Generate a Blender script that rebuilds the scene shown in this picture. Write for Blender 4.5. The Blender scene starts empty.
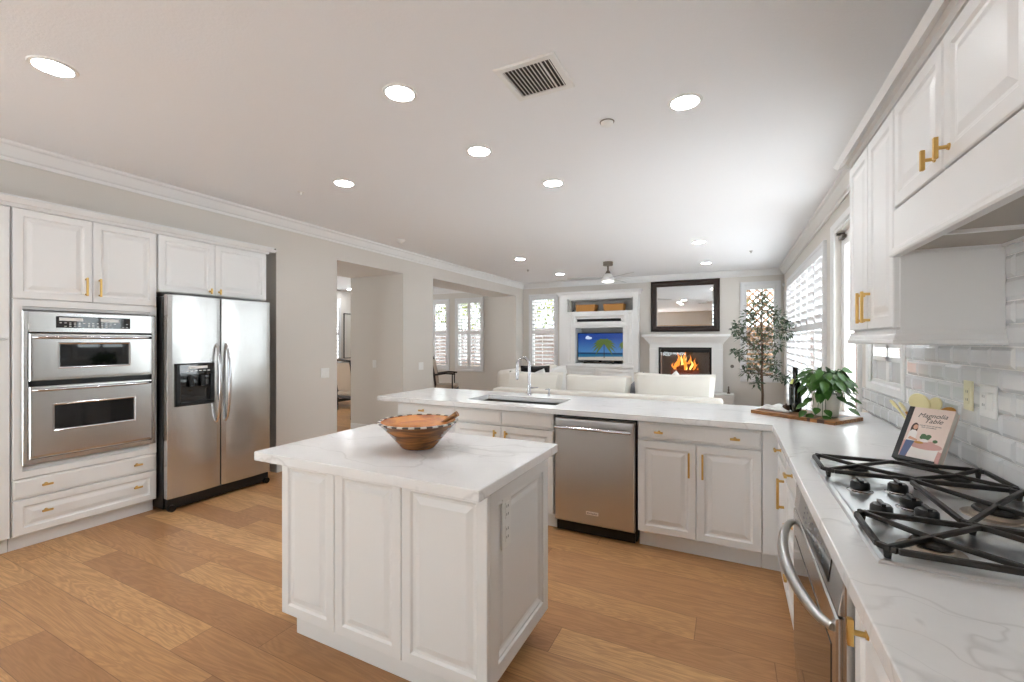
import bpy, bmesh, math, random
from mathutils import Vector, Matrix, Euler
PI = math.pi
random.seed(7)
col = bpy.context.scene.collection
sc = bpy.context.scene

# ------------------------------------------------------------------ camera, world, sun, exposure
EYE = 1.414
cd = bpy.data.cameras.new('camera'); cam = bpy.data.objects.new('camera', cd); col.objects.link(cam)
cd.sensor_width = 36; cd.lens = 36 * 441 / 1024; cd.clip_start = 0.02; cd.clip_end = 200
cam.location = (0, 0, EYE); cam.rotation_euler = (PI / 2, 0, math.radians(26.35))
sc.camera = cam

w = bpy.data.worlds.new('world'); sc.world = w; w.use_nodes = True
bg = w.node_tree.nodes['Background']; bg.inputs[0].default_value = (0.85, 0.95, 0.99, 1); bg.inputs[1].default_value = 5.0
sd = bpy.data.lights.new('sun', 'SUN'); sd.energy = 15; sd.angle = math.radians(1.5); sd.color = (1, 0.97, 0.93)
so = bpy.data.objects.new('sun', sd); col.objects.link(so)
so.rotation_euler = Vector((-0.18, -0.34, 0.92)).to_track_quat('Z', 'Y').to_euler()
LAMP = 90.0          # brightness of the recessed lamps' lenses
sc.view_settings.view_transform = 'Standard'; sc.view_settings.look = 'None'
sc.view_settings.gamma = 1; sc.view_settings.use_curve_mapping = False
sc.view_settings.exposure = 0.36

# ------------------------------------------------------------------ materials
def srgb(r, g, b):
    f = lambda c: (c / 255) / 12.92 if c / 255 <= 0.04045 else ((c / 255 + 0.055) / 1.055) ** 2.4
    return (f(r), f(g), f(b), 1)
def mat(name, rgb, rough=0.5, metal=0.0, emit=None, es=0, trans=0, coat=0, ior=1.45, sheen=0):
    m = bpy.data.materials.new(name); m.use_nodes = True
    b = m.node_tree.nodes['Principled BSDF']
    b.inputs['Base Color'].default_value = srgb(*rgb)
    b.inputs['Roughness'].default_value = rough; b.inputs['Metallic'].default_value = metal
    b.inputs['IOR'].default_value = ior
    b.inputs['Transmission Weight'].default_value = trans
    b.inputs['Coat Weight'].default_value = coat
    b.inputs['Sheen Weight'].default_value = sheen
    if emit: b.inputs['Emission Color'].default_value = srgb(*emit); b.inputs['Emission Strength'].default_value = es
    return m
class NT:
    def __init__(s, m): s.m = m; s.t = m.node_tree; s.b = s.t.nodes['Principled BSDF']
    def n(s, typ, **k):
        o = s.t.nodes.new(typ)
        for a, v in k.items():
            if a == 'op': o.operation = v
            else: setattr(o, a, v)
        return o
    def l(s, a, b): s.t.links.new(a, b)
    def math(s, op, a, b=None, c=None):
        o = s.n('ShaderNodeMath', op=op)
        for i, v in enumerate((a, b, c)):
            if v is None: continue
            if isinstance(v, (int, float)): o.inputs[i].default_value = v
            else: s.l(v, o.inputs[i])
        return o.outputs[0]
    def coords(s): return s.n('ShaderNodeTexCoord').outputs['Object']
    def mapping(s, v, scale=(1, 1, 1), loc=(0, 0, 0), rot=(0, 0, 0)):
        o = s.n('ShaderNodeMapping'); o.inputs['Scale'].default_value = scale; o.inputs['Location'].default_value = loc
        o.inputs['Rotation'].default_value = rot; s.l(v, o.inputs['Vector']); return o.outputs[0]
    def noise(s, v, scale, detail=3, rough=0.5, dist=0):
        o = s.n('ShaderNodeTexNoise'); o.inputs['Scale'].default_value = scale; o.inputs['Detail'].default_value = detail
        o.inputs['Roughness'].default_value = rough; o.inputs['Distortion'].default_value = dist
        s.l(v, o.inputs['Vector']); return o.outputs['Fac']
    def ramp(s, f, stops):
        o = s.n('ShaderNodeValToRGB'); e = o.color_ramp.elements
        while len(e) < len(stops): e.new(0.5)
        for i, (p, c) in enumerate(stops): e[i].position = p; e[i].color = c
        s.l(f, o.inputs[0]); return o.outputs[0]
    def mix(s, f, a, b, mode='MIX'):
        o = s.n('ShaderNodeMix', data_type='RGBA', blend_type=mode)
        for i, v in ((0, f), (6, a), (7, b)):
            if isinstance(v, (int, float)): o.inputs[i].default_value = v
            elif isinstance(v, tuple): o.inputs[i].default_value = v
            else: s.l(v, o.inputs[i])
        return o.outputs[2]
    def color(s, c): s.l(c, s.b.inputs['Base Color'])
    def bump(s, h, strength, dist=0.01):
        o = s.n('ShaderNodeBump'); o.inputs['Strength'].default_value = strength; o.inputs['Distance'].default_value = dist
        s.l(h, o.inputs['Height']); s.l(o.outputs[0], s.b.inputs['Normal'])
    def rough(s, f, lo, hi):
        o = s.n('ShaderNodeMapRange'); o.inputs[3].default_value = lo; o.inputs[4].default_value = hi
        s.l(f, o.inputs[0]); s.l(o.outputs[0], s.b.inputs['Roughness'])
M = {}
M['wall'] = mat('wall_paint', (220, 215, 208), 0.85)
k = NT(M['wall']); k.bump(k.noise(k.coords(), 90, 3), 0.06, 0.004)
M['ceil'] = mat('ceiling_paint', (244, 245, 247), 0.9)
k = NT(M['ceil']); k.bump(k.noise(k.coords(), 70, 4, 0.6), 0.22, 0.006)
M['trim'] = mat('white_trim', (238, 238, 237), 0.45)
M['cab'] = mat('cabinet_paint', (236, 236, 235), 0.33)
M['shut'] = mat('shutter_paint', (228, 228, 229), 0.4)
M['gold'] = mat('brushed_gold', (218, 180, 108), 0.3, 1.0)
M['black'] = mat('black_plastic', (14, 14, 15), 0.3)
M['blackgloss'] = mat('black_glass', (10, 10, 12), 0.04, coat=0.5)
M['iron'] = mat('cast_iron', (38, 35, 32), 0.45)
M['chrome'] = mat('chrome', (205, 205, 208), 0.12, 1.0)
M['mirror'] = mat('mirror_silver', (235, 237, 238), 0.01, 1.0)
M['plastic'] = mat('white_plastic', (240, 240, 238), 0.35)
M['almond'] = mat('almond_plastic', (226, 221, 188), 0.4)
M['darkslot'] = mat('dark_slot', (60, 60, 60), 0.6)
M['vent'] = mat('vent_inside', (70, 68, 66), 0.8)
M['lens'] = mat('lamp_lens', (255, 255, 255), 0.5, emit=(250, 252, 255), es=LAMP)
M['fanlens'] = mat('fan_lens', (255, 255, 255), 0.5, emit=(255, 250, 242), es=4)
M['darkwood'] = mat('espresso_wood', (44, 30, 25), 0.3)
M['chairwood'] = mat('chair_wood', (34, 25, 22), 0.4)
M['blade'] = mat('fan_blade', (196, 196, 196), 0.45)
M['nickel'] = mat('fan_nickel', (120, 112, 104), 0.35, 0.9)
M['grout'] = mat('grout', (236, 236, 234), 0.8)
M['tile'] = mat('glossy_tile', (226, 228, 229), 0.13, coat=0.3)
M['pot'] = mat('ceramic_white', (232, 228, 216), 0.35)
M['soil'] = mat('soil', (48, 34, 24), 0.95)
M['bottle'] = mat('bottle_glass', (14, 18, 8), 0.05, coat=0.5)
M['label'] = mat('bottle_label', (190, 196, 120), 0.5)
M['bark'] = mat('bark', (98, 78, 62), 0.85)
M['paper'] = mat('book_pages', (228, 220, 208), 0.8)
M['cover'] = mat('book_cover', (232, 212, 200), 0.45)
M['yellow'] = mat('pale_yellow_silicone', (244, 234, 182), 0.45)
M['woodlight'] = mat('utensil_wood', (196, 140, 60), 0.55)
M['linen'] = mat('linen_cloth', (236, 236, 234), 0.9, sheen=0.3)
M['beige'] = mat('beige_upholstery', (188, 170, 150), 0.85, sheen=0.3)
M['blackfab'] = mat('black_fabric', (20, 20, 22), 0.9)
M['greypat'] = mat('grey_woven_fabric', (140, 142, 148), 0.9)
M['tvframe'] = mat('tv_bezel', (12, 12, 13), 0.3)
M['firebox'] = mat('firebox_brick', (92, 82, 74), 0.9)
M['soot'] = mat('firebox_dark', (20, 19, 19), 0.6)
M['ember'] = mat('embers', (120, 40, 20), 0.8, emit=(255, 90, 30), es=1.2)
M['log'] = mat('log_bark', (70, 45, 32), 0.9, emit=(255, 90, 30), es=0.08)
M['hearth'] = mat('hearth_stone', (214, 212, 208), 0.5)
M['shelfback'] = mat('shelf_back_paint', (205, 204, 203), 0.6)
M['lattice'] = mat('cedar_lattice', (112, 82, 54), 0.8)
M['panel_grey'] = mat('frosted_panel', (214, 214, 214), 0.5)
M['ground'] = mat('patio_concrete', (226, 228, 232), 0.9)
M['skin'] = mat('printed_skin', (214, 164, 136), 0.5)
M['hair'] = mat('printed_hair', (70, 40, 28), 0.5)
M['denim'] = mat('printed_denim', (92, 104, 140), 0.5)
M['pink'] = mat('printed_pink', (206, 160, 150), 0.5)
M['pgreen'] = mat('printed_green', (70, 104, 62), 0.5)
M['pwhite'] = mat('printed_white', (240, 234, 228), 0.5)
M['ink'] = mat('printed_ink', (70, 64, 60), 0.5)
M['picture'] = mat('art_paper', (226, 222, 214), 0.7)
M['red'] = mat('badge_red', (150, 40, 36), 0.4)

m = M['glass'] = bpy.data.materials.new('window_glass'); m.use_nodes = True
t = m.node_tree; t.nodes.clear(); o = t.nodes.new('ShaderNodeOutputMaterial'); mx = t.nodes.new('ShaderNodeMixShader')
tr = t.nodes.new('ShaderNodeBsdfTransparent'); gl = t.nodes.new('ShaderNodeBsdfGlossy'); gl.inputs['Roughness'].default_value = 0.02
mx.inputs[0].default_value = 0.06
t.links.new(tr.outputs[0], mx.inputs[1]); t.links.new(gl.outputs[0], mx.inputs[2]); t.links.new(mx.outputs[0], o.inputs[0])
def emis(name, rgb, s):
    return mat(name, (0, 0, 0), 0.6, emit=rgb, es=s)
M['flame'] = emis('flame', (255, 138, 40), 1.5)
M['flamecore'] = emis('flame_core', (255, 214, 110), 2.0)
M['tv_sky'] = mat('tv_picture_sky', (0, 0, 0), 0.2, emit=(40, 100, 180), es=0.65)
k = NT(M['tv_sky']); sp = k.n('ShaderNodeSeparateXYZ'); k.l(k.coords(), sp.inputs[0])
k.l(k.ramp(k.math('MULTIPLY_ADD', sp.outputs[2], 1.8, 0.0), [(0.0, srgb(96, 160, 205)), (1.0, srgb(22, 66, 150))]), k.b.inputs['Emission Color'])
M['tv_sea'] = mat('tv_picture_sea', (0, 0, 0), 0.2, emit=(30, 110, 150), es=0.6)
M['tv_deep'] = mat('tv_picture_deep_sea', (0, 0, 0), 0.2, emit=(24, 62, 104), es=0.6)
M['tv_sand'] = mat('tv_picture_sand', (0, 0, 0), 0.2, emit=(196, 190, 180), es=0.6)
M['tv_palm'] = mat('tv_picture_palm', (0, 0, 0), 0.2, emit=(84, 104, 40), es=0.7)
M['tv_dark'] = mat('tv_picture_trunk', (0, 0, 0), 0.2, emit=(50, 44, 40), es=0.6)
M['tv_cloud'] = mat('tv_picture_cloud', (0, 0, 0), 0.2, emit=(190, 205, 225), es=0.9)

m = M['steel'] = mat('brushed_steel', (196, 195, 193), 0.26, 1.0)
k = NT(m); k.rough(k.noise(k.mapping(k.coords(), (160, 160, 1.5)), 1, 2), 0.27, 0.31)
m = M['steelh'] = mat('brushed_steel_across', (200, 199, 197), 0.26, 1.0)
k = NT(m); k.rough(k.noise(k.mapping(k.coords(), (2, 2, 160)), 1, 2), 0.2, 0.25); k.bump(k.noise(k.mapping(k.coords(), (1.2, 3.0, .7)), 1, 1), 0.10, 0.02)
m = M['fridge'] = mat('fridge_steel', (204, 203, 201), 0.24, 1.0)
k = NT(m); k.bump(k.noise(k.mapping(k.coords(), (0.5, 1.0, 5)), 1, 1), 0.10, 0.02)
M['deck'] = mat('cooktop_steel', (222, 224, 226), 0.3, 1.0)
m = M['steeldark'] = mat('hood_steel', (176, 166, 154), 0.36, 1.0)

m = M['marble'] = mat('white_quartz', (238, 237, 235), 0.16)
k = NT(m); c = k.coords()
warp = k.n('ShaderNodeTexNoise'); warp.inputs['Scale'].default_value = 1.1; warp.inputs['Detail'].default_value = 5; k.l(c, warp.inputs['Vector'])
va = k.n('ShaderNodeVectorMath', op='MULTIPLY_ADD'); k.l(warp.outputs['Color'], va.inputs[0]); va.inputs[1].default_value = (1.1, 1.1, 1.1); k.l(c, va.inputs[2])
def vein(sc_, wd, loc, rot):
    f = k.noise(k.mapping(va.outputs[0], (0.55, 1.5, 1), loc, (0, 0, rot)), sc_, 2, 0.5)
    d = k.math('ABSOLUTE', k.math('SUBTRACT', f, 0.5))
    return k.ramp(d, [(0.0, (1, 1, 1, 1)), (wd, (0, 0, 0, 1))])
v1 = vein(1.6, 0.012, (0, 0, 0), 0.7); v2 = vein(3.3, 0.010, (4, 2, 0), 0.35)
msk = k.ramp(k.noise(c, 1.3, 2), [(0.42, (0, 0, 0, 1)), (0.62, (1, 1, 1, 1))])
base = k.mix(k.noise(c, 5, 5, 0.6), srgb(246, 246, 245), srgb(228, 228, 228))
x1 = k.mix(k.math('MULTIPLY', v1, 0.30), base, srgb(176, 174, 172))
x2 = k.mix(k.math('MULTIPLY', k.math('MULTIPLY', v2, msk), 0.35), x1, srgb(180, 178, 176))
k.color(x2)

m = M['floor'] = mat('oak_planks', (190, 145, 98), 0.36)
k = NT(m); sp = k.n('ShaderNodeSeparateXYZ'); k.l(k.coords(), sp.inputs[0])
PW, PL = 0.19, 1.75
ry = k.math('DIVIDE', k.math('ADD', sp.outputs[1], 50.0), PW); row = k.math('FLOOR', ry)
wn = k.n('ShaderNodeTexWhiteNoise', noise_dimensions='1D'); k.l(row, wn.inputs['W'])
rx = k.math('ADD', k.math('DIVIDE', k.math('ADD', sp.outputs[0], 50.0), PL), k.math('MULTIPLY', wn.outputs['Value'], 7.3)); cl = k.math('FLOOR', rx)
cv = k.n('ShaderNodeCombineXYZ'); k.l(row, cv.inputs[0]); k.l(cl, cv.inputs[1])
w2 = k.n('ShaderNodeTexWhiteNoise', noise_dimensions='2D'); k.l(cv.outputs[0], w2.inputs['Vector'])
rnd = w2.outputs['Value']
tone = k.ramp(rnd, [(0.0, srgb(168, 122, 82)), (0.22, srgb(188, 139, 94)), (0.45, srgb(206, 157, 106)), (0.75, srgb(220, 173, 120)), (1.0, srgb(197, 148, 99))])
off = k.n('ShaderNodeVectorMath', op='SCALE'); k.l(w2.outputs['Color'], off.inputs[0]); off.inputs['Scale'].default_value = 37
gv = k.n('ShaderNodeVectorMath', op='ADD'); k.l(k.coords(), gv.inputs[0]); k.l(off.outputs[0], gv.inputs[1])
body = k.noise(k.mapping(gv.outputs[0], (0.7, 5.5, 1)), 1.0, 3, 0.55, 1.4)
ring = k.math('SINE', k.math('MULTIPLY', body, 95.0))
fine = k.noise(k.mapping(gv.outputs[0], (6, 120, 1)), 1.0, 3, 0.6)
g1 = k.mix(k.math('MULTIPLY', k.math('MULTIPLY_ADD', ring, 0.5, 0.5), 0.40), tone, srgb(142, 98, 62))
g2 = k.mix(k.math('MULTIPLY', k.ramp(fine, [(0.45, (0, 0, 0, 1)), (0.75, (1, 1, 1, 1))]), 0.45), g1, srgb(146, 102, 66))
blot = k.noise(k.mapping(gv.outputs[0], (1.2, 3, 1)), 1.5, 3)
g3 = k.mix(k.math('MULTIPLY', blot, 0.25), g2, srgb(206, 160, 108))
ey = k.math('ABSOLUTE', k.math('SUBTRACT', k.math('FRACT', ry), 0.5)); ex = k.math('ABSOLUTE', k.math('SUBTRACT', k.math('FRACT', rx), 0.5))
gap = k.math('MAXIMUM', k.math('GREATER_THAN', ey, 0.492), k.math('GREATER_THAN', ex, 0.4990))
k.color(k.mix(k.math('MULTIPLY', gap, 0.55), g3, srgb(92, 62, 40))); k.rough(fine, 0.3, 0.46); k.bump(fine, 0.05, 0.002)

def woody(name, a, b, scale, rough=0.4, axis=(1, 10, 10), rings=30.0):
    m = mat(name, a, rough); k = NT(m)
    n_ = k.noise(k.mapping(k.coords(), axis), scale, 3, 0.55, 0.5)
    s_ = k.math('MULTIPLY_ADD', k.math('SINE', k.math('MULTIPLY', n_, rings)), 0.5, 0.5)
    k.color(k.mix(s_, srgb(*a), srgb(*b))); return m
M['acacia'] = woody('acacia_wood', (172, 120, 68), (120, 76, 40), 3, axis=(1.5, 9, 9))
M['walnut'] = woody('walnut_wood', (84, 56, 40), (60, 38, 28), 3, axis=(9, 2, 9))
M['bowlwood'] = woody('olive_wood', (178, 112, 54), (98, 60, 32), 3.2, 0.22, (1.5, 1.5, 10), 13.0)
M['bowlin'] = woody('olive_wood_inside', (222, 140, 58), (180, 96, 36), 4, 0.25, (2, 2, 8), 12.0)
def fabric(name, a, b, s=60):
    m = mat(name, a, 0.92, sheen=0.3); k = NT(m)
    k.color(k.mix(k.noise(k.coords(), 4, 3), srgb(*a), srgb(*b))); k.bump(k.noise(k.coords(), s, 2), 0.25, 0.004); return m
M['sofa'] = fabric('cream_fabric', (238, 234, 226), (226, 220, 210))
M['pillow'] = fabric('white_pillow_fabric', (240, 238, 234), (222, 220, 216))
m = M['wicker'] = mat('wicker', (196, 140, 78), 0.8); k = NT(m)
ck = k.n('ShaderNodeTexChecker'); ck.inputs['Scale'].default_value = 40; ck.inputs[1].default_value = srgb(212, 156, 88); ck.inputs[2].default_value = srgb(160, 108, 56)
k.l(k.coords(), ck.inputs[0]); k.color(ck.outputs[0])
m = M['leaf'] = mat('glossy_leaf', (58, 104, 40), 0.35); k = NT(m)
k.color(k.mix(k.noise(k.coords(), 9, 2), srgb(24, 58, 22), srgb(84, 128, 52)))
m = M['olive'] = mat('olive_leaf', (84, 104, 78), 0.6); k = NT(m)
k.color(k.mix(k.noise(k.coords(), 7, 2), srgb(38, 56, 40), srgb(96, 116, 90)))
m = M['hedge'] = mat('hedge_leaf', (150, 180, 70), 0.7); k = NT(m)
k.color(k.mix(k.noise(k.coords(), 5, 3), srgb(40, 60, 20), srgb(136, 140, 44)))
m = M['block'] = mat('block_wall', (190, 164, 148), 0.9); k = NT(m)
br = k.n('ShaderNodeTexBrick'); br.inputs['Scale'].default_value = 1; br.inputs['Brick Width'].default_value = 0.4; br.inputs['Row Height'].default_value = 0.2
br.inputs['Mortar Size'].default_value = 0.008; br.inputs[1].default_value = srgb(92, 79, 74); br.inputs[2].default_value = srgb(80, 68, 63); br.inputs[3].default_value = srgb(64, 58, 54)
k.l(k.mapping(k.coords(), rot=(PI / 2, 0, 0)), br.inputs[0]); k.color(br.outputs[0])

# ------------------------------------------------------------------ mesh helpers
class Fr:
    "a work plane: a, b run in the plane, c leaves it towards the room"
    def __init__(s, o, u, v, n): s.o, s.u, s.v, s.n = Vector(o), Vector(u), Vector(v), Vector(n)
    def p(s, a, b, c): return s.o + s.u * a + s.v * b + s.n * c
def FX(x): return Fr((x, 0, 0), (0, 1, 0), (0, 0, 1), (1, 0, 0))
def FXn(x): return Fr((x, 0, 0), (0, 1, 0), (0, 0, 1), (-1, 0, 0))
def FY(y): return Fr((0, y, 0), (1, 0, 0), (0, 0, 1), (0, -1, 0))
class MB:
    def __init__(s): s.bm = bmesh.new()
    def add(s, vs, fs, m=0, smooth=False):
        bv = [s.bm.verts.new(v) for v in vs]
        for f in fs:
            try: x = s.bm.faces.new([bv[i] for i in f]); x.material_index = m; x.smooth = smooth
            except ValueError: pass
        return s
    def hexa(s, P, m=0):
        return s.add(P, [(0, 3, 2, 1), (4, 5, 6, 7), (0, 1, 5, 4), (1, 2, 6, 5), (2, 3, 7, 6), (3, 0, 4, 7)], m)
    def box(s, x0, x1, y0, y1, z0, z1, m=0):
        return s.hexa([(x0, y0, z0), (x1, y0, z0), (x1, y1, z0), (x0, y1, z0), (x0, y0, z1), (x1, y0, z1), (x1, y1, z1), (x0, y1, z1)], m)
    def fbox(s, F, a0, a1, b0, b1, c0, c1, m=0):
        return s.hexa([F.p(a, b, c) for c in (c0, c1) for a, b in ((a0, b0), (a1, b0), (a1, b1), (a0, b1))], m)
    def rings(s, F, a0, a1, b0, b1, prof, m=0, hole=False):
        "nested rectangular rings (inset, height); closed with a back and a front cap"
        vs = []
        for i, c in prof:
            vs += [F.p(a0 + i, b0 + i, c), F.p(a1 - i, b0 + i, c), F.p(a1 - i, b1 - i, c), F.p(a0 + i, b1 - i, c)]
        n = len(prof); fs = []
        for r in range(n - 1):
            for j in range(4): fs.append((4 * r + j, 4 * r + (j + 1) % 4, 4 * r + 4 + (j + 1) % 4, 4 * r + 4 + j))
        if hole:
            for j in range(4): fs.append((4 * (n - 1) + j, 4 * (n - 1) + (j + 1) % 4, (j + 1) % 4, j))
        else: fs += [(3, 2, 1, 0), (4 * n - 4, 4 * n - 3, 4 * n - 2, 4 * n - 1)]
        return s.add(vs, fs, m)
    def tube(s, pts, r, seg=10, m=0, cap=True, sx=1.0):
        pts = [Vector(p) for p in pts]; n = len(pts)
        R = r if isinstance(r, (list, tuple)) else [r] * n
        vs = []; prev = None
        for i, p in enumerate(pts):
            d = (pts[min(i + 1, n - 1)] - pts[max(i - 1, 0)]).normalized()
            if prev is None:
                a = Vector((0, 0, 1)) if abs(d.z) < 0.9 else Vector((1, 0, 0)); u = d.cross(a).normalized()
            else: u = (prev - d * prev.dot(d)).normalized()
            prev = u; v = d.cross(u)
            for k_ in range(seg):
                t_ = 2 * PI * k_ / seg; vs.append(p + (u * math.cos(t_) * sx + v * math.sin(t_)) * R[i])
        fs = [(i * seg + k_, i * seg + (k_ + 1) % seg, (i + 1) * seg + (k_ + 1) % seg, (i + 1) * seg + k_) for i in range(n - 1) for k_ in range(seg)]
        if cap: fs += [tuple(range(seg))[::-1], tuple(range((n - 1) * seg, n * seg))]
        return s.add(vs, fs, m, True)
    def cyl(s, p0, p1, r0, r1=None, seg=16, m=0):
        return s.tube([p0, p1], [r0, r0 if r1 is None else r1], seg, m)
    def lathe(s, c, prof, seg=28, m=0, axis='z', close=False):
        vs = []; n = len(prof)
        for r, h in prof:
            for k_ in range(seg):
                t_ = 2 * PI * k_ / seg; a, b = max(r, 1e-4) * math.cos(t_), max(r, 1e-4) * math.sin(t_)
                vs.append({'z': (c[0] + a, c[1] + b, c[2] + h), 'x': (c[0] + h, c[1] + a, c[2] + b), 'y': (c[0] + a, c[1] + h, c[2] + b)}[axis])
        fs = [(i * seg + k_, i * seg + (k_ + 1) % seg, (i + 1) * seg + (k_ + 1) % seg, (i + 1) * seg + k_) for i in range(n - 1) for k_ in range(seg)]
        if close: fs += [((n - 1) * seg + k_, (n - 1) * seg + (k_ + 1) % seg, (k_ + 1) % seg, k_) for k_ in range(seg)]
        else: fs += [tuple(range(seg))[::-1], tuple(range((n - 1) * seg, n * seg))]
        return s.add(vs, fs, m, True)
    def prism(s, poly, d, m=0):
        "poly: list of 3d points; extruded by vector d"
        P = [Vector(p) for p in poly]; n = len(P); d = Vector(d)
        fs = [tuple(range(n))[::-1], tuple(range(n, 2 * n))] + [(i, (i + 1) % n, n + (i + 1) % n, n + i) for i in range(n)]
        return s.add(P + [p + d for p in P], fs, m)
    def cushion(s, c, sx, sy, sz, m=0, n=8, e=0.35, rot=None):
        "soft pillow: superellipsoid-like pinch towards its seam"
        vs = []; fs = []
        R = rot or Matrix.Identity(3); c = Vector(c)
        def idx(side, i, j): return side * (n + 1) ** 2 + i * (n + 1) + j
        for side in (1, -1):
            for i in range(n + 1):
                for j in range(n + 1):
                    a, b = 2 * i / n - 1, 2 * j / n - 1
                    h = ((1 - a ** 4) * (1 - b ** 4)) ** e
                    k_ = 1 - 0.06 * (1 - abs(a)) * abs(b) ** 3; l_ = 1 - 0.06 * (1 - abs(b)) * abs(a) ** 3
                    vs.append(c + R @ Vector((a * sx / 2 * l_, b * sy / 2 * k_, side * h * sz / 2)))
        for sd_, side in enumerate((1, -1)):
            for i in range(n):
                for j in range(n): fs.append((idx(sd_, i, j), idx(sd_, i + 1, j), idx(sd_, i + 1, j + 1), idx(sd_, i, j + 1)))
        return s.add(vs, fs, m, True)
    def build(s, name, mats, parent=None, bevel=0.0, seg=2, origin=None, weld=False):
        bm = s.bm
        if weld: bmesh.ops.remove_doubles(bm, verts=bm.verts, dist=1e-5)
        bmesh.ops.recalc_face_normals(bm, faces=bm.faces)
        if bevel:
            E_ = [e for e in bm.edges if len(e.link_faces) == 2 and e.calc_face_angle(0) > 0.5 and not e.smooth is False and not (e.link_faces[0].smooth and e.link_faces[1].smooth)]
            bmesh.ops.bevel(bm, geom=E_, offset=bevel, segments=seg, affect='EDGES', clamp_overlap=True, profile=0.5)
        me = bpy.data.meshes.new(name); 
        if parent is not None: M_ = wmat(parent).inverted()
        elif origin is not None: M_ = Matrix.Translation(Vector(origin)).inverted()
        else: M_ = Matrix.Identity(4)
        bm.transform(M_); bm.to_mesh(me); bm.free()
        for x in (mats if isinstance(mats, (list, tuple)) else [mats]): me.materials.append(M[x])
        if any(p.use_smooth for p in me.polygons):
            for p in me.polygons: p.use_smooth = True
            me.set_sharp_from_angle(angle=math.radians(38))
        elif bevel >= .02:
            for p in me.polygons: p.use_smooth = True
            me.set_sharp_from_angle(angle=math.radians(50))
        o = bpy.data.objects.new(name, me); col.objects.link(o)
        if parent is not None: o.parent = parent
        elif origin is not None: o.location = origin
        return o
def wmat(o):
    m_ = Matrix.Translation(o.location) @ o.rotation_euler.to_matrix().to_4x4()
    return wmat(o.parent) @ m_ if o.parent else m_
def thing(name, label, cat, loc=(0, 0, 0), rz=0, group=None):
    o = bpy.data.objects.new(name, None); o.empty_display_size = 0.1; col.objects.link(o)
    o.location = loc; o.rotation_euler = (0, 0, rz); o['label'] = label; o['category'] = cat
    if group: o['group'] = group
    return o
def tag(o, label, cat, group=None, kind=None):
    o['label'] = label; o['category'] = cat
    if group: o['group'] = group
    if kind: o['kind'] = kind
    return o
def struct(o, label=None, cat=None):
    o['kind'] = 'structure'
    if label: o['label'] = label
    if cat: o['category'] = cat
    return o
def dup(root, loc=None, rz=None, label=None):
    def cp(o, par):
        c = o.copy(); col.objects.link(c); c.parent = par
        for ch in list(o.children): cp(ch, c)
        return c
    r = cp(root, None)
    if loc is not None: r.location = loc
    if rz is not None: r.rotation_euler = (0, 0, rz)
    if label: r['label'] = label
    return r
RAISED = lambda t: [(0, 0), (0, t - .004), (.004, t), (.046, t), (.050, t - .003), (.055, t - .007), (.066, t - .008), (.092, t - .001), (.094, t - .001)]
FLAT = lambda t: [(0, 0), (0, t - .006), (.003, t - .004), (.010, t - .003), (.014, t), (.016, t)]
def face(F, a0, a1, b0, b1, name, parent, style='raised', t=0.02, g=.0015):
    a0 += g; a1 -= g; b0 += g; b1 -= g
    pr = RAISED(t) if style == 'raised' else FLAT(t)
    lim = min(a1 - a0, b1 - b0) / 2 - .006; mx_ = pr[-1][0]
    if mx_ > lim: pr = [(i * lim / mx_, c) for i, c in pr]
    return MB().rings(F, a0, a1, b0, b1, pr).build(name, 'cab', parent)
def long_pull(F, a, b0, b1, parent, c0=.02, vertical=True):
    mb = MB(); w_ = .006
    if vertical:
        mb.fbox(F, a - w_, a + w_, b0, b1, c0 + .024, c0 + .036)
        for q in (b0 + .012, b1 - .012): mb.fbox(F, a - .005, a + .005, q - .006, q + .006, c0, c0 + .026)
    else:
        mb.fbox(F, b0, b1, a - w_, a + w_, c0 + .024, c0 + .036)
        for q in (b0 + .012, b1 - .012): mb.fbox(F, q - .006, q + .006, a - .005, a + .005, c0, c0 + .026)
    return mb.build('handle', 'gold', parent, bevel=.002)
def knob(F, a, b, parent, c0=.02, vertical=False, L=.056):
    mb = MB(); h = L / 2
    mb.cyl(F.p(a, b, c0), F.p(a, b, c0 + .004), .010, .009, 14); mb.cyl(F.p(a, b, c0 + .003), F.p(a, b, c0 + .028), .0055, .0055, 12)
    if vertical: mb.fbox(F, a - .007, a + .007, b - h, b + h, c0 + .024, c0 + .036)
    else: mb.fbox(F, a - h, a + h, b - .007, b + .007, c0 + .024, c0 + .036)
    return mb.build('knob', 'gold', parent, bevel=.0025)

# ------------------------------------------------------------------ room shell
LW, RW, BW, H, REAR = -4.37, 0.875, 9.40, 2.743, -2.6
FX0, FX1 = -9.2, RW            # the house reaches this far to the left
struct(MB().box(FX0 - .2, RW + .15, REAR - .15, BW + .15, -.1, 0).build('floor', 'floor', origin=(0, 0, 0)))
struct(MB().box(FX0 - .2, RW + .15, REAR - .15, BW + .15, H, H + .12).build('ceiling', 'ceil'))
struct(MB().box(-30, 30, -25, 40, -.35, -.12).build('ground', 'ground'))
def wall(name, F, a0, a1, b0, b1, holes, c0, c1, m='wall'):
    mb = MB(); A = sorted({a0, a1, *[h for q in holes for h in q[:2]]}); B = sorted({b0, b1, *[h for q in holes for h in q[2:]]})
    for i in range(len(A) - 1):
        for j in range(len(B) - 1):
            ca, cb = (A[i] + A[i + 1]) / 2, (B[j] + B[j + 1]) / 2
            if any(q[0] < ca < q[1] and q[2] < cb < q[3] for q in holes): continue
            mb.fbox(F, A[i], A[i + 1], B[j], B[j + 1], c0, c1)
    return struct(mb.build(name, m))
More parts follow.
